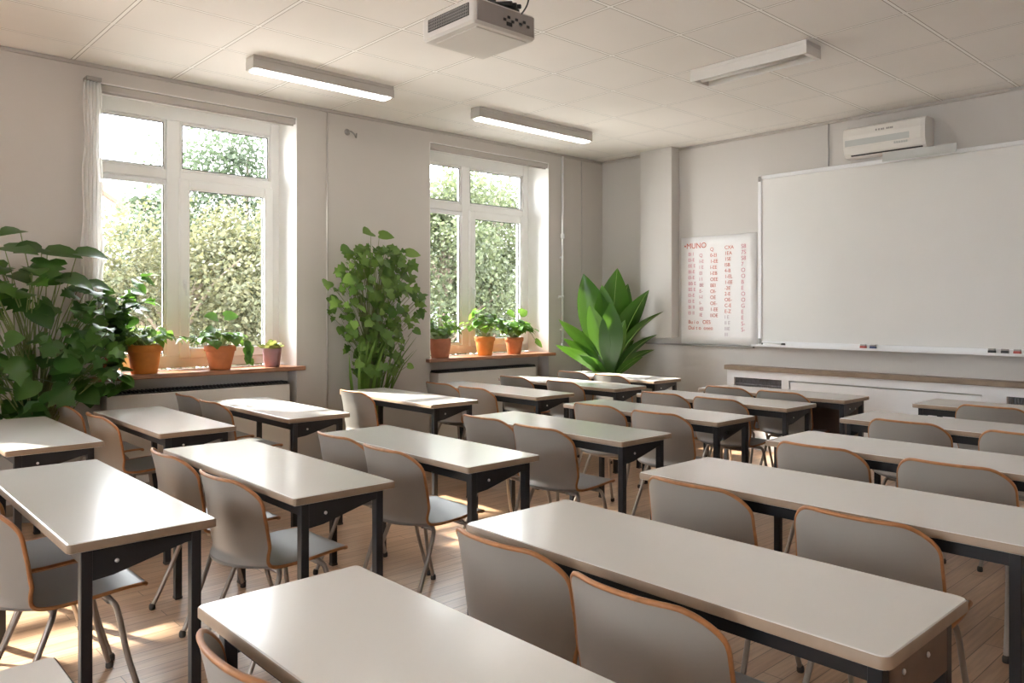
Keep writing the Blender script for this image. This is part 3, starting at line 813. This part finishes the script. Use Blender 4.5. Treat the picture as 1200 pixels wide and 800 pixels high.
# (column, desk row, left/right seat, X, Y of the back's side edges, small turn)
CH = [('m', 0, 'L', -3.70, .555, 0.02), ('m', 0, 'R', -3.215, .535, 0.0),
      ('m', 1, 'L', -3.735, 1.315, -0.02), ('m', 1, 'R', -3.09, 1.30, 0.03),
      ('m', 2, 'L', -3.655, 2.145, 0.0), ('m', 2, 'R', -3.155, 2.12, 0.0),
      ('m', 3, 'L', -3.65, 3.16, 0.0), ('m', 3, 'R', -3.155, 3.13, 0.02),
      ('m', 4, 'L', -3.605, 4.14, 0.0), ('m', 4, 'R', -3.07, 4.12, 0.02),
      ('m', 5, 'L', -3.745, 5.09, 0.0), ('m', 5, 'R', -3.245, 5.09, 0.0),
      ('m', 6, 'L', -3.655, 5.87, 0.0), ('m', 6, 'R', -3.155, 5.86, 0.0),
      ('w', 1, 'L', -6.115, 1.43, 0.0), ('w', 1, 'R', -5.36, 1.445, 0.0),
      ('w', 2, 'L', -6.15, 2.275, 0.0), ('w', 2, 'R', -5.615, 2.255, 0.0),
      ('w', 3, 'L', -5.52, 3.37, 0.0),
      ('w', 4, 'L', -5.59, 4.295, 0.0), ('w', 4, 'R', -5.085, 4.27, 0.0),
      ('w', 5, 'L', -5.63, 5.235, 0.0), ('w', 5, 'R', -4.97, 5.235, -0.02),
      ('w', 6, 'L', -5.65, 6.09, 0.0), ('w', 6, 'R', -5.13, 6.085, 0.0),
      ('b', 1, 'L', -1.46, .675, 0.0),
      ('b', 2, 'L', -1.69, 1.54, 0.0), ('b', 2, 'R', -1.175, 1.505, -0.01),
      ('b', 3, 'L', -1.73, 2.56, -0.02), ('b', 3, 'R', -1.10, 2.56, 0.0),
      ('b', 4, 'L', -1.79, 3.70, -0.02), ('b', 4, 'R', -1.20, 3.70, 0.02),
      ('b', 5, 'L', -1.82, 4.87, 0.0), ('b', 5, 'R', -1.21, 4.87, 0.0),
      ('b', 6, 'L', -1.70, 6.03, 0.0)]
CL = {('m', 0, 'R'): 'grey chair with orange edge at the left border, by the first middle desk',
      ('m', 0, 'L'): 'grey chair mostly out of the photo, its seat under the first middle desk',
      ('b', 1, 'L'): 'grey chair cut by the bottom of the photo, at the broad desk there',
      ('w', 3, 'L'): 'grey chair alone at the desk under the tall leafy climber',
      ('b', 6, 'L'): 'grey chair at the farthest desk in front of the whiteboard'}
first = None
for c_, i, sd, x, y, rz in CH:
    side = 'left' if sd == 'L' else 'right'
    lab = CL.get((c_, i, sd), 'grey chair, %s seat, %s desk from the camera in the %s' % (side, ORD[i], COLN[c_]))
    loc = (x, y + 0.21, 0)
    if first is None:
        first = make_chair(lab); first.location = loc; first.rotation_euler = (0, 0, rz)
    else:
        dup(first, loc, rz, lab)

# ------------------------------------------------------------------ plants
SH = {  # stations along the leaf: (midrib t, edge t, half width)
    'heart': [(0, -.10, .16), (.10, -.06, .38), (.28, .22, .50), (.50, .50, .44), (.75, .76, .26), (1, 1, .01)],
    'ovate': [(0, 0, .04), (.18, .16, .30), (.42, .42, .42), (.70, .70, .28), (1, 1, .01)],
    'ivy': [(0, -.10, .20), (.15, .02, .48), (.30, .30, .26), (.48, .52, .40), (.66, .68, .17), (1, 1, .01)],
    'monstera': [(0, -.14, .20), (.10, -.04, .46), (.24, .20, .56), (.34, .31, .36), (.44, .44, .54), (.56, .54, .30), (.66, .66, .42), (.78, .77, .18), (1, 1, .01)],
    'lance': [(0, 0, .03), (.12, .12, .035), (.28, .28, .085), (.45, .45, .150), (.62, .62, .168), (.78, .78, .132), (.90, .90, .072), (1, 1, .004)],
    'blade': [(0, 0, .02), (.3, .3, .035), (.65, .65, .028), (1, 1, .003)],
}
def leaf(mb, base, d, n, L, shape='heart', droop=0.3, fold=0.25, width=1.0, rib=None, twist=0.0, side=None):
    """one curved leaf from base along d with upper side n"""
    d = d.normalized(); s = d.cross(n)
    s = s.normalized() if s.length > 1e-4 else d.orthogonal().normalized()
    n = s.cross(d).normalized()
    if side is not None: s = (side - d * side.dot(d)).normalized()
    fu = s.cross(d).normalized()
    def at(t, w):
        a = droop * max(t, 0)
        c = d * (math.sin(a) / droop if droop > 1e-3 else t) * L if t >= 0 else d * t * L
        if t >= 0 and droop > 1e-3: c = c - n * ((1 - math.cos(a)) / droop) * L
        tw = twist * max(t, 0)
        ss = s * math.cos(tw) + n * math.sin(tw)
        up = (n * math.cos(a) + d * math.sin(a)) if side is None else fu
        return base + c + ss * w * L * width + up * abs(w) * L * width * fold
    st = SH[shape]; vs = []
    for t, te, w in st: vs += [at(te, -w), at(t, 0), at(te, w)]
    fs = []
    for i in range(len(st) - 1):
        a, b = 3 * i, 3 * i + 3
        fs += [(a, a + 1, b + 1, b), (a + 1, a + 2, b + 2, b + 1)]
    mb.add(vs, fs, 0, True)
    if rib is not None:
        pts = [at(st[k][0], 0) + n * 0.002 for k in range(len(st))]
        rib.tube(pts, L * 0.008, 4, r2=L * 0.002)

def pot_parts(t, r0, r1, h, m, rim=True):
    prof = [(r0 * 0.96, 0), (r0, 0.004), (r1 * 0.96, h * 0.74)]
    if rim: prof += [(r1 * 0.96, h * 0.76), (r1 * 1.05, h * 0.78), (r1 * 1.07, h * 0.97), (r1 * 1.04, h)]
    else: prof += [(r1, h * 0.97), (r1 * 0.99, h)]
    prof += [(r1 * 0.92, h), (r1 * 0.90, h * 0.92)]
    MB().lathe(prof, (0, 0, 0), 28).build('pot', m, t)
    MB().lathe([(0.001, h * 0.86), (r1 * 0.9, h * 0.86), (r1 * 0.88, h * 0.895), (0.001, h * 0.91)], (0, 0, 0), 20).build('soil', 'soil', t)

def spray(t, z0, spec, leafmat, stemmat='stem', shape='heart', seed=1, box=None):
    """stems from the pot mouth with a leaf at each end. spec: (count, reach, rise, size, droop)"""
    rr = random.Random(seed); lv = MB(); sm = MB()
    for cnt, reach, rise, size, droop in spec:
        for k in range(cnt):
            a = rr.uniform(0, 2 * PI); u = rr.uniform(0.25, 1.0)
            e = V((math.cos(a) * reach * u, math.sin(a) * reach * u, z0 + rise * rr.uniform(0.45, 1.0) * (1.1 - 0.35 * u * u)))
            if box:
                e.x = min(max(e.x, box[0]), box[1]); e.y = min(max(e.y, box[2]), box[3])
            o = V((e.x * 0.15, e.y * 0.15, z0 - 0.01))
            mid = (o + e) / 2 + V((0, 0, 0.15 * (e - o).length))
            sm.tube(catmull([o, mid, e], 3), 0.0022, 5, r2=0.0014)
            out = V((e.x, e.y, 0)); out = out.normalized() if out.length > 1e-3 else V((1, 0, 0))
            d = (out + V((rr.uniform(-.5, .5), rr.uniform(-.5, .5), rr.uniform(-.5, .35)))).normalized()
            L = size * rr.uniform(0.7, 1.25)
            if box and box[0] > -9:
                if e.x + d.x * L < box[0] - 0.02: d.x = abs(d.x) * 0.4
            leaf(lv, e, d, V((rr.uniform(-.4, .4), rr.uniform(-.4, .4), 1)), L, shape, droop * rr.uniform(.6, 1.4), 0.2)
    sm.build('stems', stemmat, t); lv.build('foliage', leafmat, t)

# --- pots on the sills
SZ = SILL + 0.001
t = thing('potted_herb', 'leafy plant in a bright orange clay pot on the sill beside the curtain', 'potted plant', (WX - 0.045, 2.02, SZ))
pot_parts(t, 0.095, 0.125, 0.225, 'terra3')
spray(t, 0.20, [(40, 0.20, 0.17, 0.095, 0.8), (26, 0.27, 0.13, 0.11, 0.9)], 'sill_leaf', shape='ovate', seed=3, box=(-0.20, 0.22, -0.20, 0.26))
gb = MB(); rr = random.Random(5)
for k in range(34):
    a = rr.uniform(0, 2 * PI)
    leaf(gb, V((rr.uniform(-.04, .04), rr.uniform(-.06, .03), 0.20)), V((math.cos(a) * .5, math.sin(a) * .5, 1)), V((math.cos(a), math.sin(a), .3)) * -1, rr.uniform(.16, .30), 'blade', rr.uniform(.3, 1.0), 0.2)
gb.build('grass_blades', 'pale_leaf', t)

t = thing('trailing_ivy', 'straggling dark green plant in a small pot at the curtain end of the sill', 'potted plant', (WX - 0.12, 1.78, SZ))
pot_parts(t, 0.055, 0.07, 0.20, 'terra2')
lv, sm = MB(), MB(); rr = random.Random(11)
for k in range(13):
    hgt = rr.uniform(0.22, 0.72); yy = rr.uniform(-0.15, 0.24); xx = rr.uniform(-.08, .16)
    drop = k % 4 == 0
    if drop: P = catmull([(0, 0, .19), (.10, yy * .4 - .02, .30), (.20, yy * .8 - .05, .18), (.22, yy * .8 - .06, -.05 - rr.uniform(0, .12))], 6)
    else: P = catmull([(0, 0, .19), (xx * .4 + .03, yy * .35, .19 + hgt * .4), (xx * .8 + .05, yy * .7, .19 + hgt * .8), (xx + .08, yy, .19 + hgt)], 6)
    sm.tube(P, 0.004, 5, r2=0.0015)
    for q in range(2, len(P)):
        if rr.random() < 0.75:
            a = rr.uniform(0, 2 * PI)
            d = V((math.cos(a) * .8 + .15, math.sin(a), rr.uniform(-.5, .3)))
            leaf(lv, P[q], d, V((rr.uniform(-.2, .8), rr.uniform(-.4, .4), .8)), rr.uniform(.075, .145), 'heart' if rr.random() < .6 else 'ivy', rr.uniform(.3, .9), .15)
sm.build('stems', 'stem', t); lv.build('foliage', 'monstera', t)

t = thing('potted_geranium', 'bushy plant with one drooping leaf in a wide clay pot mid sill', 'potted plant', (WX - 0.045, 2.62, SZ))
pot_parts(t, 0.082, 0.12, 0.20, 'terra')
spray(t, 0.18, [(64, 0.19, 0.15, 0.085, 0.8), (30, 0.26, 0.12, 0.095, 1.0)], 'sill_leaf', shape='ovate', seed=8, box=(-0.2, 0.2, -0.26, 0.2))
ex = MB(); es = MB()
for tip, L, dd in (((.02, .03, .44), .12, (.3, 1, .2)), ((.03, -.04, .43), .11, (.2, -1, .3)), ((.04, -.05, .31), .12, (.4, -.6, .3))):
    es.tube(catmull([(0, 0, .17), (tip[0] * .5, tip[1] * .5, .3), tip], 4), .003, 5)
    leaf(ex, V(tip), V(dd), V((.7, .1, .7)), L, 'heart', .5, .15)
es.tube(catmull([(0, 0, .17), (.08, .10, .27), (.11, .17, .22), (.12, .19, .12)], 5), .004, 5)
for k in range(9): leaf(ex, V((.115 + .01 * (k % 2), .165 + .012 * ((k * 7) % 3), .24 - k * .018)), V((.5, .3 * (-1) ** k + .2, -.8)), V((.8, .2, .3)), .085, 'ovate', .4, .15)
es.build('tall_stems', 'stem', t); ex.build('drooping_leaves', 'monstera', t)

t = thing('potted_succulent', 'low succulent in a mauve pot at the end of the sill', 'potted plant', (WX - 0.06, 3.085, SZ))
pot_parts(t, 0.065, 0.082, 0.165, 'mauve', rim=False)
sl = MB(); rr = random.Random(4)
for k in range(60):
    a = rr.uniform(0, 2 * PI); u = rr.uniform(0, 1)
    leaf(sl, V((math.cos(a) * .062 * u, math.sin(a) * .062 * u, .145)), V((math.cos(a) * u, math.sin(a) * u, 1.1 - .5 * u)), V((-math.cos(a), -math.sin(a), .5)), rr.uniform(.065, .10), 'ovate', .3, .3)
sl.build('rosettes', 'succulent', t)

t = thing('potted_variegated_plant', 'pale variegated plant in the first clay pot on the corner window sill', 'potted plant', (WX - 0.055, 4.93, SZ))
pot_parts(t, 0.09, 0.115, 0.20, 'terra2', rim=False)
spray(t, 0.18, [(60, 0.18, 0.20, 0.085, 0.6), (14, 0.12, 0.34, 0.07, 0.4)], 'sill_leaf', shape='ovate', seed=14, box=(-0.2, 0.2, -0.05, 0.24))
p2 = MB(); rr = random.Random(31)
for k in range(40):
    a = rr.uniform(0, 2 * PI); u = rr.uniform(.2, 1)
    leaf(p2, V((math.cos(a) * .10 * u, math.sin(a) * .10 * u, .18 + rr.uniform(0, .06))), V((math.cos(a), math.sin(a), .9)), V((0, 0, 1)), rr.uniform(.06, .10), 'ovate', .6, .2)
p2.build('pale_leaves', 'pale_leaf', t)

t = thing('potted_basil', 'tall bushy green plant in the middle clay pot on the corner window sill', 'potted plant', (WX - 0.055, 5.54, SZ))
pot_parts(t, 0.08, 0.105, 0.205, 'terra3')
spray(t, 0.19, [(60, 0.23, 0.24, 0.09, 0.6), (14, 0.14, 0.36, 0.10, 0.5)], 'sill_leaf', shape='heart', seed=22, box=(-0.2, 0.22, -0.30, 0.22))

t = thing('potted_pelargonium', 'round-leaved green plant in the last clay pot on the corner window sill', 'potted plant', (WX - 0.055, 5.975, SZ))
pot_parts(t, 0.075, 0.10, 0.185, 'terra')
spray(t, 0.17, [(74, 0.20, 0.20, 0.095, 0.6)], 'sill_leaf', shape='heart', seed=27, box=(-0.2, 0.22, -0.18, 0.24))
ex = MB(); es = MB()
for tip, dd in (((.03, .06, .45), (.2, 1, .4)), ((.03, -.03, .44), (.1, -1, .3)), ((.08, .26, .14), (.4, .8, -.6))):
    es.tube(catmull([(0, 0, .16), (tip[0] * .5, tip[1] * .6, .28), tip], 4), .003, 5)
    leaf(ex, V(tip), V(dd), V((.8, .1, .6)), .12, 'heart', .4, .12)
es.build('tall_stems', 'stem', t); ex.build('high_leaves', 'sill_leaf', t)

# --- large monstera by the curtain
t = thing('monstera_plant', 'large dark green monstera on the floor beside the curtain', 'potted plant', (-6.21, 1.22, 0))
pot_parts(t, 0.11, 0.14, 0.28, 'grey_pot', rim=False)
lv, sm = MB(), MB(); rr = random.Random(41)
def clampx(p, lo=-6.34): return V((max(p.x, lo + 6.21), p.y, p.z))
def big_leaf(e, d, n, L, shape):
    o = V((rr.uniform(-.05, .05), rr.uniform(-.07, .07), .25))
    mid = V((o.x * .6 + e.x * .4 + rr.uniform(-.03, .03), o.y * .7 + e.y * .3 + rr.uniform(-.05, .05), o.z + (e.z - o.z) * .6))
    sm.tube(catmull([o, clampx(mid), e], 6), 0.006, 6, r2=0.003)
    leaf(lv, e, d, n, L, shape, rr.uniform(.3, .8), rr.uniform(.05, .2))
for y, z, L, dy in ((-.10, 1.98, .16, -.6), (-.20, 1.86, .22, .6), (.05, 1.84, .22, .9), (.23, 1.84, .20, 1.0), (.02, 1.86, .20, -.9), (-.32, 1.7, .22, -.7), (.33, 1.63, .15, .8), (.14, 1.66, .22, .7)):
    big_leaf(V((rr.uniform(.05, .2), y, z)), V((.45, dy, -.05)), V((.45, rr.uniform(-.2, .2), 1)), L, 'heart')
for k in range(96):
    z = rr.uniform(.72, 1.78)
    q = (z - .72) / 1.06
    y = rr.uniform(-.46, .30 + .14 * math.sin(q * PI)); x = rr.uniform(-.02, .30)
    if z < .84 and y > -.05: y = -.05 - rr.random() * .4
    if y > .15: x = min(x, .14)
    a = rr.uniform(-.9, .9)
    big_leaf(V((x, y, z)), V((.75 + rr.uniform(-.3, .3), 1.1 * math.sin(a) + .3 * y, rr.uniform(-.75, .2))), V((.8, rr.uniform(-.5, .5), rr.uniform(.3, 1))), rr.uniform(.10, .21), 'monstera' if rr.random() < .45 else 'heart')
for k in range(30):
    z = rr.uniform(1.0, 1.6)
    big_leaf(V((rr.uniform(.06, .26), rr.uniform(.18, .46), z)), V((.6, rr.uniform(-.8, .9), rr.uniform(-.8, .1))), V((.8, rr.uniform(-.4, .4), .6)), rr.uniform(.08, .15), 'ivy')
sm.build('stems', 'stem', t); lv.build('foliage', 'monstera', t)

# --- tall climber between the windows
t = thing('climbing_plant', 'tall bushy light green climber standing between the two windows', 'potted plant', (-6.2, 3.93, 0))
pot_parts(t, 0.11, 0.14, 0.28, 'grey_pot', rim=False)
lv, sm = MB(), MB(); rr = random.Random(52)
def env(z):            # half spread along the wall at height z
    pts = [(.7, .14), (.95, .26), (1.2, .36), (1.45, .42), (1.7, .46), (1.9, .38), (2.02, .18), (2.1, .05)]
    for (a, wa), (b, wb) in zip(pts, pts[1:]):
        if z <= b: return wa + (wb - wa) * (z - a) / (b - a)
    return .05
for k in range(330):
    z = .85 + 1.17 * rr.random() ** .8
    w_ = env(z); y = rr.uniform(-1, 1) * w_; x = rr.uniform(-.06, .26)
    e = V((x, y, z)); o = V((rr.uniform(-.05, .05), rr.uniform(-.06, .06), .26))
    if k % 2 == 0:
        mid = V((max(-.12, x * .4), y * .3, o.z + (z - o.z) * .7)); sm.tube(catmull([o, mid, e], 5), .004, 5, r2=.0018)
    else:
        sm.tube([e, e + V((-.03, -y * .15, -.07))], .002, 4)
    a = rr.uniform(-1.2, 1.2)
    leaf(lv, e, V((.6, 1.0 * math.sin(a) + y * .5, rr.uniform(-1.1, .0))), V((.9, rr.uniform(-.4, .4), rr.uniform(.2, .9))), rr.uniform(.05, .125), 'ivy' if rr.random() < .7 else 'heart', rr.uniform(.3, .9), rr.uniform(.05, .25))
for y, z, dy in ((-.06, 2.15, -.8), (.03, 2.13, .8), (.12, 2.0, 1), (-.28, 1.98, -.9), (.33, 1.98, .9)):
    e = V((.10, y, z)); sm.tube(catmull([(0, 0, .26), (0.02, y * .4, 1.5), e], 6), .004, 5, r2=.002)
    leaf(lv, e, V((.5, dy, -.05)), V((.8, 0, .7)), .14, 'heart', .3, .1)
bl = MB()
for k in range(30):
    y = rr.uniform(-.18, .18)
    leaf(bl, V((rr.uniform(-.03, .1), y, rr.uniform(.35, .7))), V((rr.uniform(-.05, .3), y * 1.2, 1.2)), V((-.6, -y, .4)), rr.uniform(.45, .75), 'blade', rr.uniform(.1, .8), .2, .6)
sm.build('stems', 'stem', t); lv.build('foliage', 'ivy', t); bl.build('long_blades', 'ivy', t)

# --- broad-leaved plant in the corner
t = thing('broad_leaf_plant', 'plant with broad glossy upright leaves in the corner below the riser', 'potted plant', (-5.735, 6.785, 0))
pot_parts(t, 0.12, 0.15, 0.42, 'grey_pot', rim=False)
lv, rb, sm = MB(), MB(), MB(); rr = random.Random(63)
RT = V((.677, .736, 0)); FW = V((-.736, .677, 0))      # along and across the corner
# (sideways, up) of the tip from the crown, depth of the tip, droop, width
LV = [(-.30, 1.10, .00, .25, 1.15), (-.10, .98, -.08, .15, 1.0), (.09, 1.16, .05, .10, 1.2), (.22, 1.00, .12, .15, 1.1), (.44, .93, .00, .45, 1.15),
      (-.25, .78, -.16, .25, 1.0), (-.02, .80, -.22, .2, 1.1), (.14, .62, -.20, .4, 1.0),
      (-.58, .62, -.03, .7, .95), (-.62, .36, -.14, .9, .95), (-.52, .42, .08, .8, .9), (.60, .70, .02, .9, 1.0), (.54, .46, .06, .9, .85), (.52, .30, .10, .9, .85),
      (-.36, .26, -.20, .7, .9), (.34, .24, -.18, .8, .9), (.30, .40, .20, .6, .9), (-.30, .50, .20, .6, .9)]
crown = V((0, 0, .60))
for k, (sx, up, dp, dr, wd) in enumerate(LV):
    base = crown + RT * sx * .06 + FW * dp * .1 + V((0, 0, .04 * (k % 3)))
    tip = V((0, 0, .58)) + RT * sx + FW * dp + V((0, 0, up * 1.08 + .08))
    ch = tip - base; L = ch.length * (1 + dr * dr / 20)
    hz = V((ch.x, ch.y, 0))
    # turn the start direction up so the curved leaf ends near its tip
    side = ch.cross(V((0, 0, 1))); side = side.normalized() if side.length > 1e-3 else RT
    d0 = Matrix.Rotation(dr / 2, 3, side) @ ch.normalized()
    n0 = side.cross(d0).normalized()
    k_ = min(1, abs(sx) * 1.5)
    leaf(lv, base, d0, n0, L, 'lance', dr, .28, wd * .82, rb, 0, RT * (1 - k_) * (1 if sx < 0 else -1) + V((0, 0, 1)) * k_ * .9 - FW * .45 * k_)
sm.tube([(0, 0, .36), (0, 0, .66)], .03, 10, r2=.02)
for k in range(10):
    a = k * .63
    sm.tube([(0, 0, .38), (math.cos(a) * .03, math.sin(a) * .03, .55), (math.cos(a) * .05, math.sin(a) * .05, .68)], .012, 6, r2=.006)
sm.build('stalk', 'stem', t); fo = lv.build('foliage', 'lance', t); rb.build('midribs', 'midrib', t)
fo.modifiers.new('smooth', 'SUBSURF').render_levels = 1

# ------------------------------------------------------------------ outdoors
MB().box(-90, WX - 0.4, -40, 70, -0.7, -0.5).build('ground', 'bounce_ground', kind='structure')  # made pale to bounce daylight up onto the ceiling
def tree(x, y, h, cr, cz, mleaf, label, n=5200, size=.13, seed=1, squash=1.0):
    t = thing('garden_tree', label, 'tree', (x, y, -0.5), group='trees outside the windows')
    rr = random.Random(seed); tk = MB(); lv = MB()
    tk.tube(catmull([(0, 0, 0), (.05, .08, cz * .4), (-.05, .02, cz * .8), (.05, 0, h * .9)], 5), cr * .07, 8, r2=.03)
    cl = []
    for k in range(46):
        a = rr.uniform(0, 2 * PI); ph = math.asin(rr.uniform(-.8, 1)); q = rr.uniform(.45, .95)
        c = V((math.cos(a) * math.cos(ph) * cr * q, math.sin(a) * math.cos(ph) * cr * q, cz + math.sin(ph) * (h - cz) * q * squash))
        cl.append((c, cr * rr.uniform(.16, .32)))
        if k % 3 == 0: tk.tube(catmull([(0, 0, max(.4, c.z - cr * .7)), (c.x * .5, c.y * .5, c.z - cr * .25), tuple(c)], 4), .05, 5, r2=.012)
    for k in range(n):
        c, r_ = cl[k % len(cl)]
        p = c + V((rr.gauss(0, 1), rr.gauss(0, 1), rr.gauss(0, .8))) * r_ * .75
        d = V((rr.gauss(0, 1), rr.gauss(0, 1), rr.gauss(-.4, .7))).normalized()
        n_ = V((rr.gauss(0, 1), rr.gauss(0, 1), rr.gauss(.5, 1)))
        s = d.cross(n_).normalized(); L = size * rr.uniform(.6, 1.3)
        lv.add([p, p + d * L * .5 + s * L * .3, p + d * L, p + d * L * .5 - s * L * .3], [(0, 1, 2, 3)])
    tk.build('trunk', 'bark', t); lv.build('crown', mleaf, t)
tree(-14.0, 5.0, 3.9, 1.9, 1.9, 'tree_y', 'yellowish tree outside, behind the middle bar of the large window', 20000, .095, 1)
tree(-14.5, 7.4, 4.0, 1.9, 2.0, 'tree_y', 'yellowish tree outside the opening sash of the large window', 26000, .095, 2)
tree(-19.0, 8.4, 6.4, 2.6, 3.4, 'tree_g', 'green tree rising behind the yellowish trees in the large window', 26000, .13, 3)
tree(-19.5, 11.0, 6.4, 2.4, 3.4, 'tree_g', 'tall green tree outside, hidden partly by the wall between windows', 11000, .13, 4)
tree(-12.5, 9.6, 5.0, 1.7, 2.6, 'tree_l', 'light green tree at the left panes of the corner window', 18000, .10, 5)
tree(-13.0, 11.4, 4.9, 1.5, 2.4, 'tree_l', 'light green tree filling the opening sash of the corner window', 18000, .10, 6)
tree(-18.0, 14.6, 6.0, 2.0, 3.2, 'tree_y', 'pale yellow tree far behind the light green ones in the corner window', 14000, .13, 7)
tree(-17.5, 5.7, 4.7, 1.0, 2.6, 'tree_g', 'slim green tree beside the white house in the large window', 10000, .13, 8)

t = thing('garden_house', 'white rendered house with tan roof outside the large window', 'house', (-27.0, 4.0, -0.5))
MB().prism([(-3.6, 0), (3.6, 0), (3.6, 5.3), (0, 7.6), (-3.6, 5.3)], 'x', -8, 0).build('walls', 'render', t)
MB().prism([(-4.1, 5.0), (-4.1, 5.2), (0, 7.85), (4.1, 5.2), (4.1, 5.0), (0, 7.62)], 'x', -8.3, 0.5).build('roof', 'rooftile', t)
MB().box(0.01, 2.6, -2.0, 3.9, 0, 2.9).build('side_wing', 'render', t)
MB().prism([(0.01, 3.3), (3.0, 2.85), (3.0, 2.98), (0.01, 3.5)], 'y', -2.3, 4.2).build('wing_roof', 'rooftile', t)
for y in (-2.0, 0.6):
    f = MB().box(0.0, 0.06, y - .5, y + .5, 3.9, 5.0).build('window', 'white', t)
    MB().box(0.05, 0.07, y - .42, y + .42, 3.98, 4.92).build('pane', 'pane_dark', f)

# ------------------------------------------------------------------ light
sc = bpy.context.scene
w = bpy.data.worlds.new('daylight'); sc.world = w; w.use_nodes = True
bg = w.node_tree.nodes['Background']
bg.inputs['Color'].default_value = (0.95, 0.965, 1.0, 1); bg.inputs['Strength'].default_value = 5.0
sun = bpy.data.lights.new('sun', 'SUN'); sun.energy = 7.0; sun.angle = math.radians(2.0); sun.color = (1.0, 0.92, 0.80)
so = bpy.data.objects.new('sun', sun); COL.objects.link(so)
so.rotation_euler = V((1.0, 0.40, -0.95)).to_track_quat('-Z', 'Y').to_euler()

# ------------------------------------------------------------------ camera
cam = bpy.data.cameras.new('camera'); co = bpy.data.objects.new('camera', cam); COL.objects.link(co)
cam.sensor_width = 36; cam.lens = 914.5 / 1200 * 36; cam.shift_y = -38 / 1200
co.location = (0, 0, 1.45); co.rotation_euler = (PI / 2, 0, math.radians(47.37))
cam.clip_start = 0.05; cam.clip_end = 300
sc.camera = co

sc.view_settings.view_transform = 'Standard'; sc.view_settings.look = 'None'
sc.view_settings.gamma = 1; sc.view_settings.use_curve_mapping = False
sc.view_settings.exposure = 2.0
c = sc.cycles
c.use_denoising = True
c.max_bounces = 10; c.diffuse_bounces = 6; c.glossy_bounces = 4; c.transparent_max_bounces = 12; c.transmission_bounces = 6
c.sample_clamp_indirect = 8.0; c.caustics_reflective = False; c.caustics_refractive = False
